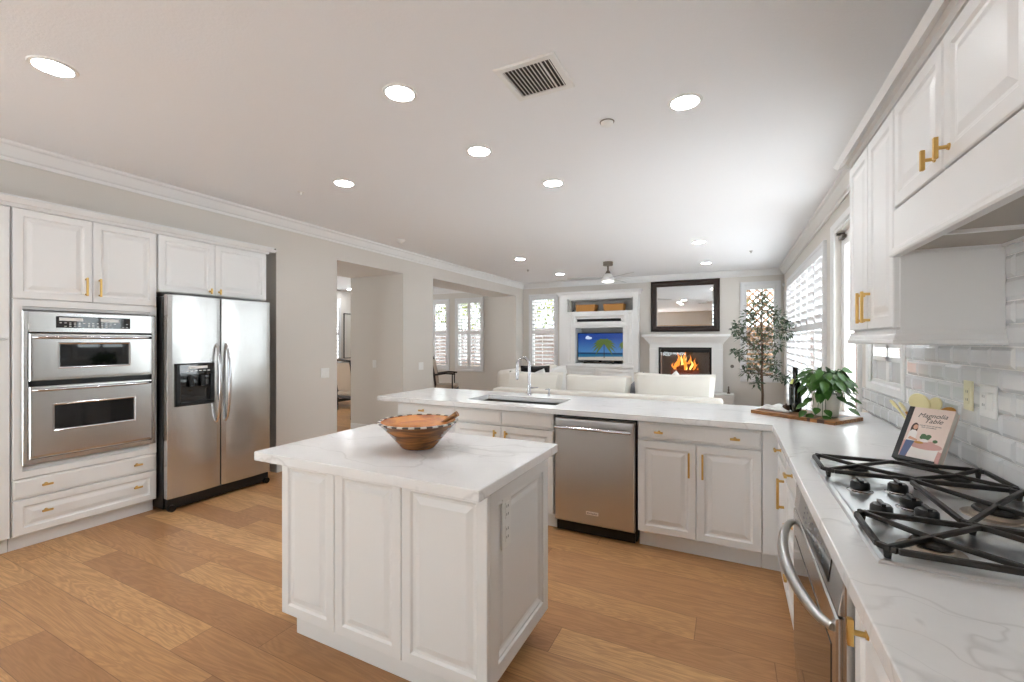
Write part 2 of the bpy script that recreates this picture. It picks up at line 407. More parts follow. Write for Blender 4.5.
# back wall with its windows; the nook shares it
WZ0, WZ1 = 0.74, 2.42
backwins = [(-7.32, -6.50), (-6.20, -5.47), (-4.15, -3.55), (.24, .75)]
wall('wall_back', FY(BW), FX0, RW + .15, 0, H, [(a, b, WZ0, WZ1) for a, b in backwins] + [(-1.27, -.33, .60, 1.28), (-3.20, -1.82, .30, 2.33)], -.15, 0)
# right wall: over-counter window, french door, wide shuttered window
RH = [(3.20, 3.86, 1.125, 2.2), (4.17, 5.02, 0.02, 2.40), (5.52, 8.55, .35, 2.36)]
wall('wall_right', FXn(RW), REAR, BW, 0, H, RH, -.15, 0)
wall('wall_rear', Fr((0, REAR, 0), (1, 0, 0), (0, 0, 1), (0, 1, 0)), FX0, RW + .15, 0, H, [(-3.9, -1.7, .05, 2.05), (-8.5, -6, .05, 2.05)], -.15, 0)
wall('wall_far_left', FX(FX0), REAR, BW, 0, H, [(7.35, 8.32, .85, 2.45), (3.0, 5.0, .5, 2.4)], -.15, 0)
# left wall: recess for the cabinets, pier, wide openings with deep reveals
mb = MB()
mb.box(-5.12, LW, REAR, .35, 0, H)                        # behind the camera
mb.box(-5.12, -5.02, .35, 3.12, 0, 2.405); mb.box(-5.12, LW, .35, 3.12, 2.405, H)
mb.box(-5.43, LW, 3.12, 3.936, 0, H)
mb.box(-5.43, LW, 3.936, 5.165, 2.42, H)
mb.box(-5.43, LW, 5.165, 5.904, 0, H)
mb.box(-4.99, LW, 5.904, 9.028, 2.44, H)
mb.box(-4.99, LW, 9.028, BW, 0, H)
struct(mb.build('wall_left', 'wall'))
struct(MB().box(-7.2, -5.43, 3.30, 3.42, 0, H).build('wall_hall', 'wall'))

def crown(name, pts, proj=.095, drop=.115, z=H, m='trim'):
    "crown moulding swept along a polyline; the room lies to the right-hand side of travel"
    prof = [(0, -drop), (.012, -drop), (.016, -drop + .022), (.03, -drop + .030), (.055, -.05), (.070, -.026), (proj - .006, -.020), (proj, -.012), (proj, 0), (0, 0)]
    mb = MB(); n = len(pts); P = [Vector((*p, 0)) for p in pts]; vs = []
    for i in range(n):
        dn = (P[i + 1] - P[i]).normalized() if i < n - 1 else (P[i] - P[i - 1]).normalized()
        dp = (P[i] - P[i - 1]).normalized() if i > 0 else dn
        nn, np_ = Vector((dn.y, -dn.x, 0)), Vector((dp.y, -dp.x, 0))
        b_ = (nn + np_); b_ = b_ / (1 + nn.dot(np_))
        for o_, h_ in prof: vs.append(P[i] + b_ * o_ + Vector((0, 0, z + h_)))
    q = len(prof)
    fs = [(i * q + j, i * q + (j + 1) % q, (i + 1) * q + (j + 1) % q, (i + 1) * q + j) for i in range(n - 1) for j in range(q)]
    fs += [tuple(range(q)), tuple(range((n - 1) * q, n * q))]
    mb.add(vs, fs)
    return struct(mb.build(name, m))
crown('trim_1', [(LW, REAR), (LW, BW), (RW, BW), (RW, REAR)])
crown('trim_2', [(FX0, BW), (-4.99, BW)])
mb = MB()
def skirt(mb, x0, x1, y0, y1): mb.box(x0, x1, y0, y1, 0, .11); 
skirt(mb, LW, LW + .014, 3.13, 3.936); skirt(mb, LW, LW + .014, 5.165, 5.904); skirt(mb, LW, LW + .014, 9.03, BW)
skirt(mb, -5.42, LW, 5.151, 5.165); skirt(mb, LW, LW + .014, 3.12, 3.13)
struct(mb.build('baseboard_left', 'trim', bevel=.003))
mb = MB(); skirt(mb, LW, -3.46, BW - .014, BW); skirt(mb, -.03, RW, BW - .014, BW); skirt(mb, -9.2, -5.0, BW - .014, BW)
struct(mb.build('baseboard_back', 'trim', bevel=.003))
mb = MB(); skirt(mb, RW - .014, RW, 5.15, BW - .02)
struct(mb.build('baseboard_right', 'trim', bevel=.003))

# windows (glass and frame) are the setting; plantation shutters are things of their own
wn_ = [0]
def window(F, a0, a1, b0, b1, bars=(), d=.0):
    wn_[0] += 1
    F = Fr(F.o + F.n * d, F.u, F.v, F.n); fr = MB(); t_ = .035
    fr.fbox(F, a0, a0 + t_, b0, b1, -.12, -.06); fr.fbox(F, a1 - t_, a1, b0, b1, -.12, -.06)
    fr.fbox(F, a0, a1, b0, b0 + t_, -.12, -.06); fr.fbox(F, a0, a1, b1 - t_, b1, -.12, -.06)
    for q in bars: fr.fbox(F, *q, -.115, -.065)
    root = struct(fr.build('window_%d' % wn_[0], 'trim'))
    MB().fbox(F, a0 + t_, a1 - t_, b0 + t_, b1 - t_, -.094, -.090).build('pane', 'glass', root)
    return root
def shutter(F, a0, a1, b0, b1, n, label, mid=None, group=None, tilt=27, fr_w=.05, st=.045, rail=.09, pitch=.092, proj=.035, rod_c=True):
    "plantation shutter mounted on the wall face; a0..b1 is the outer frame"
    c_ = F.p((a0 + a1) / 2, b0, 0)
    t_ = thing('window_shutter', label, 'shutter', tuple(c_), 0, group)
    MB().rings(F, a0, a1, b0, b1, [(0, 0), (0, proj - .008), (.008, proj), (fr_w - .01, proj), (fr_w, proj - .01), (fr_w, 0)], hole=True).build('frame', 'shut', t_)
    A0, A1, B0, B1 = a0 + fr_w, a1 - fr_w, b0 + fr_w, b1 - fr_w; w_ = (A1 - A0) / n
    for i in range(n):
        p0, p1 = A0 + i * w_ + .001, A0 + (i + 1) * w_ - .001
        mb = MB(); mb.fbox(F, p0, p0 + st, B0, B1, 0, .028); mb.fbox(F, p1 - st, p1, B0, B1, 0, .028)
        mb.fbox(F, p0 + st, p1 - st, B0, B0 + rail, 0, .028); mb.fbox(F, p0 + st, p1 - st, B1 - rail, B1, 0, .028)
        spans = [(B0 + rail, B1 - rail)]
        if mid: mb.fbox(F, p0 + st, p1 - st, mid - .04, mid + .04, 0, .028); spans = [(B0 + rail, mid - .04), (mid + .04, B1 - rail)]
        pn = mb.build('panel', 'shut', t_)
        rod = MB(); LV = []
        tl_ = tilt if isinstance(tilt, tuple) else (tilt, tilt); hw = .042
        for s0, s1 in spans:
            ta = math.radians(tl_[1 if s0 > B0 + rail + .01 else 0]); lv = MB(); LV.append(lv); k_ = max(1, round((s1 - s0) / pitch)); dz = (s1 - s0) / k_
            for j in range(k_):
                z_ = s0 + dz * (j + .5); q = []
                for (dc, db) in ((-hw, 0), (0, .005), (hw, 0), (0, -.005)):
                    cc = dc * math.cos(ta) - db * math.sin(ta); bb = dc * math.sin(ta) + db * math.cos(ta)
                    q.append((z_ + bb, .012 + cc))
                lv.prism([F.p(p0 + st, b_, c__) for b_, c__ in q], F.u * (p1 - p0 - 2 * st))
        for q in LV: q.build('louvers', 'shut', pn)
        if rod_c:
            for s0, s1 in spans: MB().fbox(F, (p0 + p1) / 2 - .006, (p0 + p1) / 2 + .006, s0 + .03, s1 - .03, .054, .064).build('tilt_rod', 'shut', pn)
    return t_
for a, b in backwins: window(FY(BW), a, b, WZ0, WZ1)
gN = None
shutter(FY(BW), -7.38, -6.44, .65, 2.49, 2, 'white plantation shutter at the dining nook, half hidden by the pier', 1.62)
shutter(FY(BW), -6.26, -5.42, .65, 2.49, 2, 'white plantation shutter with two panels in the dining nook behind the pier', 1.62)
shutter(FY(BW), -4.21, -3.49, .65, 2.49, 1, 'narrow white plantation shutter between the room corner and the media built-in', 1.62)
shutter(FY(BW), .165, .825, .65, 2.52, 1, 'wide-framed white shutter behind the olive tree, lattice showing through', 1.30, fr_w=.07, st=.035, rail=.08, tilt=(38, 3), rod_c=False)
window(FXn(RW), 5.52, 8.55, .35, 2.36, [(6.5, 6.55, .35, 2.36), (7.5, 7.55, .35, 2.36)])
shutter(FXn(RW), 5.42, 8.65, .25, 2.44, 6, 'tall white plantation shutters filling the wide bright window on the right wall', 1.58, tilt=48)
window(FX(FX0), 7.35, 8.32, .85, 2.45)
shutter(FX(FX0), 7.27, 8.40, .77, 2.53, 2, 'bright white shutter seen in the far room through the hall opening', 1.6)
window(Fr((0, REAR, 0), (1, 0, 0), (0, 0, 1), (0, 1, 0)), -3.9, -1.7, .05, 2.05, [(-2.83, -2.77, .05, 2.05)])  # unseen rear window, added to let sky light in from behind the camera
# small window above the counter, half lowered frosted lower sash
F = FXn(RW); r = window(F, 3.20, 3.86, 1.125, 2.2, [(3.51, 3.56, 1.125, 2.2), (3.20, 3.86, 1.285, 1.315), (3.20, 3.86, 1.37, 1.40)], d=.055)
MB().fbox(F, 3.235, 3.825, 1.16, 1.285, -.033, -.025).build('lower_panel', 'panel_grey', r)
MB().rings(F, 3.155, 3.905, 1.08, 2.245, [(0, 0), (0, .014), (.006, .02), (.05, .016), (.06, 0)], hole=True).build('window_casing', 'trim', r)
# french door
F = FXn(RW)
d = struct(MB().rings(F, 4.08, 5.11, -.09, 2.50, [(0, 0), (0, .018), (.01, .026), (.06, .020), (.075, .012), (.09, .012), (.09, 0)], hole=True).build('door_1', 'trim'))
MB().rings(F, 4.18, 5.01, .03, 2.39, [(0, -.09), (0, -.045), (.105, -.045), (.115, -.055), (.115, -.09)], hole=True).build('door_leaf', 'trim', d)
MB().fbox(F, 4.29, 4.90, .14, 2.28, -.072, -.068).build('glass', 'glass', d)
MB().tube([F.p(4.24, 1.0, -.045), F.p(4.24, 1.0, .0), F.p(4.34, 1.0, .0)], .010, 10).build('handle', 'chrome', d)
MB().fbox(F, 4.80, 4.94, 2.33, 2.36, -.045, -.01).fbox(F, 4.85, 4.88, 2.36, 2.385, -.045, .02).build('door_closer', 'nickel', d, bevel=.003)

# ------------------------------------------------------------------ outside: block wall, hedge, lattice
struct(MB().box(-10.5, 4.5, 11.6, 11.8, -.12, 1.75).build('wall_garden', 'block'))
def leaf_cloud(mb, c, rad, n, size, rng, m=0):
    for _ in range(n):
        d_ = Vector((rng.gauss(0, 1), rng.gauss(0, 1), rng.gauss(0, 1))).normalized() * rng.random() ** .4
        p = Vector(c) + Vector((d_.x * rad[0], d_.y * rad[1], d_.z * rad[2]))
        q = Euler((rng.uniform(0, 6), rng.uniform(0, 6), rng.uniform(0, 6))).to_matrix(); s_ = size * rng.uniform(.7, 1.3)
        mb.add([p + q @ Vector(v_) * s_ for v_ in ((-.5, 0, 0), (0, -.28, .06), (.5, 0, 0), (0, .28, .06))], [(0, 1, 2, 3)], m)
rng = random.Random(3); mb = MB()
for i in range(14): leaf_cloud(mb, (-9.8 + i * .75, 12.3, 2.5 + .25 * math.sin(i * 1.7)), (.6, .35, .75), 230, .14, rng); leaf_cloud(mb, (-9.8 + i * .75, 12.3, .85), (.6, .35, .95), 90, .16, rng)
tag(mb.build('hedge', 'hedge', origin=None), 'yellow-green hedge rising above the block wall outside the back windows', 'hedge', kind='stuff')
mb = MB(); s_ = .155
for i in range(-14, 22):
    x0 = .1 + i * s_
    for sg in (1, -1):
        # strips cut to the panel's rectangle
        za, zb = 1.30, 2.75; xa = x0 if sg > 0 else x0 + .0; xb = xa + sg * (zb - za)
        lo, hi = .02, 1.02
        def cut(xa, za, xb, zb):
            t0, t1 = 0.0, 1.0
            for L_ in ((lo, 1), (hi, -1)):
                fa, fb = (xa - L_[0]) * L_[1], (xb - L_[0]) * L_[1]
                if fa < 0 and fb < 0: return None
                if fa < 0: t0 = max(t0, fa / (fa - fb))
                if fb < 0: t1 = min(t1, fa / (fa - fb))
            return None if t1 - t0 < .03 else (xa + (xb - xa) * t0, za + (zb - za) * t0, xa + (xb - xa) * t1, za + (zb - za) * t1)
        c_ = cut(xa, za, xb, zb)
        if c_:
            y_ = 10.3 + (.0 if sg > 0 else .012); ww = .028
            mb.prism([(c_[0] - ww, y_, c_[1]), (c_[0] + ww, y_, c_[1]), (c_[2] + ww, y_, c_[3]), (c_[2] - ww, y_, c_[3])], (0, .01, 0))
lt = thing('lattice_fence', 'tan diagonal wooden lattice glowing outside the shutter behind the tree', 'fence', (.52, 10.3, 0))
mb.build('lattice', 'lattice', lt)
MB().box(-.04, .02, 10.28, 10.34, -.12, 2.8).box(1.02, 1.08, 10.28, 10.34, -.12, 2.8).build('posts', 'lattice', lt)
MB().box(.02, 1.02, 10.29, 10.33, -.12, 1.30).build('boards', 'lattice', lt)

# ------------------------------------------------------------------ left bank: pantry, oven cabinet, ovens, fridge
CF = -4.27; F = FX(CF - .02)                      # carcass faces; doors stand 2 cm proud
def carcass(t_, x0, x1, y0, y1, z0, z1, name='carcass'):
    return MB().box(x0, x1, y0, y1, z0, z1).build(name, 'cab', t_, bevel=.0015)
t = thing('pantry_cabinet', 'tall white pantry cabinet at the left edge beside the wall ovens', 'cabinet', (-4.6, .75, 0))
carcass(t, -4.95, CF - .02, .38, 1.146, .10, 2.31); MB().box(-4.95, -4.34, .38, 1.146, 0, .10).build('toe_kick', 'cab', t)
face(F, .40, 1.14, 1.43, 2.30, 'door', t); face(F, .40, 1.14, .105, 1.42, 'door', t)
t = thing('oven_cabinet', 'tall white cabinet that holds the two wall ovens, doors above and drawers below', 'cabinet', (-4.6, 1.56, 0))
mb = MB(); mb.box(-4.95, CF - .02, 1.149, 1.17, .10, 2.31).box(-4.95, CF - .02, 1.955, 1.976, .10, 2.31).box(-4.95, CF - .02, 1.17, 1.955, .10, .56).box(-4.95, CF - .02, 1.17, 1.955, 1.63, 2.31).box(-4.95, -4.93, 1.17, 1.955, .56, 1.63)
mb.build('carcass', 'cab', t); MB().box(-4.95, -4.34, 1.149, 1.976, 0, .10).build('toe_kick', 'cab', t)
MB().rings(F, 1.152, 1.973, .487, 1.695, [(0, 0), (0, .016), (.003, .019), (.045, .019), (.048, 0)], hole=True).build('oven_surround', 'cab', t)
for a0, a1, hx in ((1.152, 1.563, 1.522), (1.563, 1.973, 1.60)):
    d = face(F, a0, a1, 1.70, 2.305, 'door', t); long_pull(F, hx, 1.745, 1.88, d)
d = face(F, 1.152, 1.973, .350, .482, 'drawer', t, 'flat'); knob(F, 1.312, .423, d); knob(F, 1.835, .423, d)
d = face(F, 1.152, 1.973, .105, .345, 'drawer', t); knob(F, 1.312, .243, d); knob(F, 1.835, .243, d)
t = thing('fridge_cabinet', 'white two-door cabinet set above the refrigerator', 'cabinet', (-4.6, 2.46, 1.83))
carcass(t, -4.95, CF - .02, 1.979, 2.945, 1.825, 2.31)
for a0, a1, hx in ((1.985, 2.435, 2.390), (2.435, 2.94, 2.470)):
    d = face(F, a0, a1, 1.83, 2.305, 'door', t); knob(F, hx, 1.868, d, vertical=True, L=.05)
crown('trim_3', [(CF - .01, .38), (CF - .01, 2.95), (-4.95, 2.95)], proj=.05, drop=.07, z=2.378, m='cab')

t = thing('built_in_oven', 'stainless steel double wall oven with microwave above set in the white cabinet', 'oven', (-4.5, 1.574, .575))
F = FX(-4.268)
O0, O1 = 1.192, 1.956
MB().box(-4.85, -4.27, 1.20, 1.948, .585, 1.61).build('body', 'black', t)
MB().rings(F, O0, O1, .572, 1.62, [(0, .004), (0, .010), (.004, .014), (.026, .014), (.028, .004)], hole=True).build('frame', 'steelh', t)
cp = MB().fbox(F, O0 + .027, O1 - .027, 1.475, 1.615, 0, .020).build('control_panel', 'steelh', t, bevel=.003)
dp = MB().fbox(F, 1.355, 1.782, 1.508, 1.590, .020, .024).build('display', 'blackgloss', cp, bevel=.004)
mb = MB(); r_ = random.Random(2)
for q in ((1.37, 1.50, 1.558, 1.580), (1.60, 1.71, 1.556, 1.578)): mb.fbox(F, *q, .024, .0245)
for i in range(16):
    for j in range(3):
        if r_.random() < .75: a = 1.372 + i * .0255; mb.fbox(F, a, a + .012, 1.517 + j * .012, 1.521 + j * .012, .024, .0244)
mb.build('key_markings', 'plastic', dp)
def oven_door(z0, z1, g0, g1, gz0, gz1, hz):
    d = MB().rings(F, O0 + .028, O1 - .028, z0, z1, [(0, 0), (0, .026), (.006, .032), (.02, .033)]).build('door', 'steelh', t)
    MB().rings(F, g0 - .012, g1 + .012, gz0 - .012, gz1 + .012, [(0, .03), (0, .034), (.004, .0355), (.012, .033)], hole=False).build('window_trim', 'chrome', d)
    MB().fbox(F, g0, g1, gz0, gz1, .030, .0345).build('glass', 'blackgloss', d, bevel=.003)
    mb = MB(); a0, a1 = O0 + .045, O1 - .045
    mb.tube([F.p(a, hz, .033 + .045 * min(1, 14 * min(a - a0, a1 - a) + .02) if 0 else .033 + .048 * (1 - (abs(2 * (a - a0) / (a1 - a0) - 1)) ** 10)) for a in [a0 + (a1 - a0) * (.5 - .5 * math.cos(PI * i / 24)) for i in range(25)]], .011, 12)
    mb.build('handle', 'chrome', d); return d
oven_door(1.140, 1.466, 1.372, 1.768, 1.232, 1.392, 1.440)
oven_door(.612, 1.104, 1.345, 1.802, .795, .965, 1.080)
mb = MB(); mb.fbox(F, O0 + .027, O1 - .027, .582, .606, .0, .012); 
v_ = mb.build('lower_vent', 'steelh', t); mb = MB()
for i in range(15): mb.fbox(F, 1.235 + i * .047, 1.270 + i * .047, .588, .594, .012, .0125)
mb.build('vent_slots', 'black', v_)

t = thing('refrigerator', 'stainless side-by-side refrigerator with a black ice dispenser', 'refrigerator', (-4.5, 2.435, 0))
MB().box(-4.92, -4.20, 1.985, 2.885, .02, 1.785).build('cabinet_body', 'black', t, bevel=.004)
MB().box(-4.20, -4.15, 1.995, 2.875, .02, .105).build('base_grille', 'black', t, bevel=.004)
mb = MB()
for y_ in (2.02, 2.85): mb.cyl((-4.13, y_, .028), (-4.17, y_, .028), .028, .028, 14)
mb.build('feet', 'black', t)
F = FX(-4.19)
def fdoor(a0, a1, ha):
    vs = []; mb = MB(); n = 12; N = .07
    pr = [(a0 + (a1 - a0) * i / n, .052 + .014 * math.sin(PI * i / n) ** .6) for i in range(n + 1)]
    poly = [F.p(a0, .11, 0)] + [F.p(a, .11, c) for a, c in pr] + [F.p(a1, .11, 0)]
    mb.prism(poly, (0, 0, 1.69)); return mb.build('door', 'fridge', t, bevel=.004)
dl = fdoor(1.985, 2.405, 0); dr = fdoor(2.413, 2.885, 0)
for d, ha in ((dl, 2.368), (dr, 2.450)):
    pts = [F.p(ha, .69 + .70 * i / 20, .055 + .062 * math.sin(PI * i / 20) ** .45) for i in range(21)]
    MB().tube(pts, [.010 + .005 * math.sin(PI * i / 20) for i in range(21)], 12).build('handle', 'chrome', d)
dsp = MB().rings(F, 2.035, 2.345, .865, 1.225, [(0, .05), (0, .072), (.008, .078), (.035, .078), (.04, .05)], hole=True).build('dispenser', 'black', dl)
MB().fbox(F, 2.068, 2.312, .90, 1.195, .055, .066).build('recess', 'blackgloss', dsp)
MB().fbox(F, 2.06, 2.325, 1.13, 1.215, .066, .082).build('control_strip', 'blackgloss', dsp, bevel=.003)
mb = MB()
for i in range(6): mb.fbox(F, 2.11 + i * .034, 2.13 + i * .034, 1.155, 1.163, .082, .0825)
mb.fbox(F, 2.13, 2.28, 1.178, 1.2, .082, .0825); mb.build('button_markings', 'plastic', dsp)
for q in (2.15, 2.24): MB().tube([F.p(q, 1.12, .07), F.p(q, 1.03, .095)], .018, 12).build('paddle', 'black', dsp)
MB().fbox(F, 2.06, 2.325, .875, .90, .05, .098).build('drip_tray', 'black', dsp, bevel=.003)

# ------------------------------------------------------------------ island
t = thing('kitchen_island', 'square white panelled kitchen island with pale stone overhang in the middle of the floor', 'island', (-1.35, 1.68, 0))
IX0, IX1, IY0, IY1 = -1.90, -.81, 1.417, 1.99
MB().box(IX0, IX1, IY0, IY1, .12, .872).build('carcass', 'cab', t)
F = FY(IY0)
for a0, a1 in ((-1.92, -1.569), (-1.569, -1.192), (-1.192, -.79)):
    MB().rings(F, a0 + .001, a1 - .001, .12, .862, RAISED(.02)).build('panel', 'cab', t)
F = FX(IX1)
pr = [(0, 0), (0, .016), (.004, .02), (.062, .02), (.068, .012), (.078, .014), (.09, .006), (.10, .004), (.118, .010), (.12, .010)]
sp_ = MB().rings(F, IY0 + .0, IY1, .12, .862, pr).build('side_panel', 'cab', t)
MB().rings(FXn(IX0), IY0, IY1, .12, .862, RAISED(.02)).build('side_panel', 'cab', t)
MB().rings(Fr((0, IY1, 0), (1, 0, 0), (0, 0, 1), (0, 1, 0)), IX0, IX1, .12, .862, RAISED(.02)).build('back_panel', 'cab', t)
mb = MB(); mb.box(IX0 + .03, IX1 - .09, IY0 + .05, IY1 - .05, 0, .12)
mb.box(IX0 + .015, IX1 - .075, IY0 + .035, IY0 + .05, 0, .085)
mb.build('plinth', 'cab', t, bevel=.004)
MB().box(-1.93, -.750, 1.268, 2.015, .874, .915).build('worktop', 'marble', t, bevel=.004)
F = FX(IX1 + .010)
def outlet(F, a, b, w_, h_, label, gangs, parent=None, m='plastic'):
    c0 = F.p(a, b, 0)
    if parent: r = MB().rings(F, a - w_ / 2, a + w_ / 2, b - h_ / 2, b + h_ / 2, [(0, 0), (0, .004), (.003, .006), (.006, .006)]).build('outlet', m, parent)
    else:
        r = MB().rings(F, a - w_ / 2, a + w_ / 2, b - h_ / 2, b + h_ / 2, [(0, 0), (0, .004), (.003, .006), (.006, .006)]).build('wall_plate', m, origin=tuple(c0)); tag(r, label[0], label[1])
    for ga, gb, kind in gangs:
        A, B = a + ga, b + gb
        if kind == 'rocker': MB().rings(F, A - .016, A + .016, B - .033, B + .033, [(0, .005), (0, .007), (.002, .0085), (.01, .0095)]).build('rocker', m, r)
        else:
            s_ = MB().rings(F, A - .016, A + .016, B - .033, B + .033, [(0, .005), (0, .007), (.002, .008)]).build('socket', m, r)
            for q in (-.016, .016): MB().fbox(F, A - .008, A - .005, B + q - .005, B + q + .005, .008, .0084).fbox(F, A + .005, A + .008, B + q - .005, B + q + .005, .008, .0084).build('slots', 'darkslot', s_)
    return r
outlet(F, 1.559, .70, .075, .205, None, [(0, .045, 'socket'), (0, -.045, 'socket')], sp_)

# ------------------------------------------------------------------ peninsula base units (fronts face the kitchen)
PF = 3.10; F = FY(PF)
def base_unit(name, label, x0, x1, z1=.874, toe=True):
    t_ = thing(name, label, 'cabinet', ((x0 + x1) / 2, 3.4, 0))
    MB().box(x0, x1, PF, 3.70, .115, z1).build('carcass', 'cab', t_)
    MB().box(x0, x1, PF + .055, 3.70, 0, .115).build('toe_kick', 'cab', t_); return t_
t = base_unit('base_cabinet', 'white base cabinet at the open left end of the peninsula, with one knob', -2.672, -2.067)
d = face(F, -2.672, -2.067, .752, .865, 'drawer', t, 'flat'); knob(F, -2.385, .815, d)
d = face(F, -2.672, -2.067, .12, .742, 'door', t); knob(F, -2.12, .69, d, vertical=True)
MB().rings(FXn(-2.672), PF, 3.70, .12, .865, RAISED(.012)).build('end_panel', 'cab', t)
# sink base is an open box so that the basin hangs free inside it
t = thing('sink_cabinet', 'white base cabinet under the sink with two doors meeting at gold knobs', 'cabinet', (-1.62, 3.4, 0))
MB().box(-2.065, -2.045, PF, 3.70, .115, .874).box(-1.203, -1.183, PF, 3.70, .115, .874).box(-2.045, -1.203, PF, 3.70, .115, .135).box(-2.045, -1.203, 3.68, 3.70, .135, .874).box(-2.045, -1.203, PF, PF + .018, .742, .874).build('carcass', 'cab', t)
MB().box(-2.065, -1.183, PF + .055, 3.70, 0, .115).build('toe_kick', 'cab', t)
for a0, a1, ka in ((-2.065, -1.623, -1.672), (-1.623, -1.183, -1.574)):
    face(F, a0, a1, .752, .865, 'false_drawer', t, 'flat'); d = face(F, a0, a1, .12, .742, 'door', t); knob(F, ka, .685, d, vertical=True)
t = base_unit('base_cabinet', 'white base cabinet between the dishwasher and the inner corner, long gold door pulls', -.568, .172)
d = face(F, -.568, .172, .752, .865, 'drawer', t, 'flat'); knob(F, -.428, .805, d); knob(F, .025, .805, d)
for a0, a1, ka in ((-.568, -.198, -.241), (-.198, .172, -.160)):
    d = face(F, a0, a1, .12, .742, 'door', t); long_pull(F, ka, .53, .69, d)
# dishwasher
t = thing('dishwasher', 'stainless steel dishwasher built into the peninsula', 'dishwasher', (-.875, 3.4, 0))
MB().box(-1.17, -.58, PF + .03, 3.66, .02, .872).build('body', 'black', t)
d = MB().rings(F, -1.168, -.588, .095, .850, [(0, -.03), (0, .018), (.006, .024), (.02, .025)]).build('door', 'steel', t)
MB().tube([F.p(-1.135, .787, .02), F.p(-1.135, .787, .068)], .008, 10).tube([F.p(-.622, .787, .02), F.p(-.622, .787, .068)], .008, 10).tube([F.p(-1.152, .787, .068), F.p(-.605, .787, .068)], .012, 14).build('handle', 'chrome', d)
bd = MB().fbox(F, -.93, -.84, .168, .194, .022, .0262).build('badge', 'plastic', d, bevel=.002)
def text(s_, name, F, a, b, c, size, m, parent, rot=0, align='CENTER', shear=0):
    cu = bpy.data.curves.new(name, 'FONT'); cu.body = s_; cu.size = size; cu.align_x = align; cu.align_y = 'CENTER'; cu.extrude = .0002; cu.shear = shear
    o = bpy.data.objects.new(name, cu); col.objects.link(o)
    me = bpy.data.meshes.new_from_object(o); bpy.data.objects.remove(o); me.materials.clear(); me.materials.append(M[m])
    B = Matrix((F.u, F.v, F.n)).transposed().to_4x4(); B.translation = F.p(a, b, c)
    me.transform(wmat(parent).inverted() @ B @ Matrix.Rotation(rot, 4, 'Z'))
    x = bpy.data.objects.new(name, me); col.objects.link(x); x.parent = parent; return x
text('KitchenAid', 'badge_lettering', F, -.885, .181, .0266, .0165, 'ink', bd)
MB().fbox(F, -1.165, -.592, .01, .085, -.05, -.02).build('kick_plate', 'black', t)

# ------------------------------------------------------------------ right run base units (fronts face -X)
F = FXn(.272)
def rbase(label, y0, y1, toe_y0=None):
    t_ = thing('base_cabinet', label, 'cabinet', (.55, (y0 + y1) / 2, 0))
    MB().box(.272, .86, y0, y1, .115, .874).build('carcass', 'cab', t_); MB().box(.33, .86, y0, y1, 0, .115).build('toe_kick', 'cab', t_); return t_
t = thing('corner_cabinet', 'blind white corner cabinet where peninsula and cooktop run meet', 'cabinet', (.5, 3.3, 0))
MB().box(.174, .86, PF, 3.70, .115, .874).build('carcass', 'cab', t); MB().box(.174, .86, PF + .055, 3.70, 0, .115).build('toe_kick', 'cab', t)
MB().fbox(FY(PF), .175, .272, .12, .865, 0, .018).build('filler', 'cab', t, bevel=.002)
t = rbase('narrow white cabinet at the inner corner with a knob above a long upright pull', 2.64, 3.095)
d = face(F, 2.645, 3.06, .752, .865, 'drawer', t, 'flat'); knob(F, 2.86, .805, d)
d = face(F, 2.645, 3.06, .12, .742, 'door', t); long_pull(F, 2.70, .53, .69, d)
t = rbase('white three-drawer cabinet between corner cabinet and under-counter oven', 2.13, 2.638)
for b0, b1, kb in ((.70, .865, .80), (.425, .692, .565), (.12, .417, .33)):
    d = face(F, 2.135, 2.634, b0, b1, 'drawer', t, 'flat' if b0 > .6 else 'raised'); knob(F, 2.36, kb, d)
t = rbase('white cabinet nearest the camera under the counter with one gold knob', .62, 1.245)
d = face(F, .93, 1.24, .12, .865, 'door', t); knob(F, 1.13, .812, d, vertical=True); d = face(F, .625, .927, .12, .865, 'door', t)
t = rbase('white cabinet at the foot of the cooktop run beyond the frame', 0, .618)
# under-counter oven
t = thing('undercounter_oven', 'stainless oven with an arched steel handle built in under the cooktop counter', 'oven', (.5, 1.69, 0))
MB().box(.285, .85, 1.262, 2.118, .03, .868).build('body', 'black', t)
F = FXn(.262); y0, y1 = 1.262, 2.12
MB().rings(F, y0, y1, .10, .868, [(0, 0), (0, .020), (.003, .023), (.028, .023), (.03, .0)], hole=True).build('frame', 'steelh', t)
cp = MB().prism([F.p(y0 + .03, .755, 0), F.p(y0 + .03, .755, .032), F.p(y0 + .03, .862, .018), F.p(y0 + .03, .862, 0)], (0, y1 - y0 - .06, 0)).build('control_panel', 'steelh', t, bevel=.002)
mb = MB(); 
def onp(a, b0, b1, e=.0005): return [F.p(a, b0, .032 - .014 * (b0 - .755) / .107 + e), F.p(a, b1, .032 - .014 * (b1 - .755) / .107 + e)]
dp = MB().prism([*onp(1.42, .775, .845), *onp(1.42, .775, .845, .002)[::-1]], (0, .56, 0)).build('display', 'blackgloss', cp)
mb = MB()
for i in range(8):
    for b_ in (.787, .803, .822): mb.prism([*onp(1.50 + i * .05, b_, b_ + .004, .0022), *onp(1.50 + i * .05, b_, b_ + .004, .0026)[::-1]], (0, .016, 0))
mb.build('key_markings', 'greypat', dp)
d = MB().rings(F, y0 + .031, y1 - .031, .19, .748, [(0, 0), (0, .030), (.005, .035), (.02, .035)]).build('door', 'steelh', t)
MB().fbox(F, y0 + .085, y1 - .085, .23, .655, .034, .037).build('glass', 'blackgloss', d, bevel=.003)
pts = [F.p(y0 + .07 + (y1 - y0 - .14) * i / 24, .705, .035 + .068 * math.sin(PI * i / 24) ** .6) for i in range(25)]
MB().tube(pts, [.010 + .007 * math.sin(PI * i / 24) ** .5 for i in range(25)], 14).build('handle', 'steel', d)
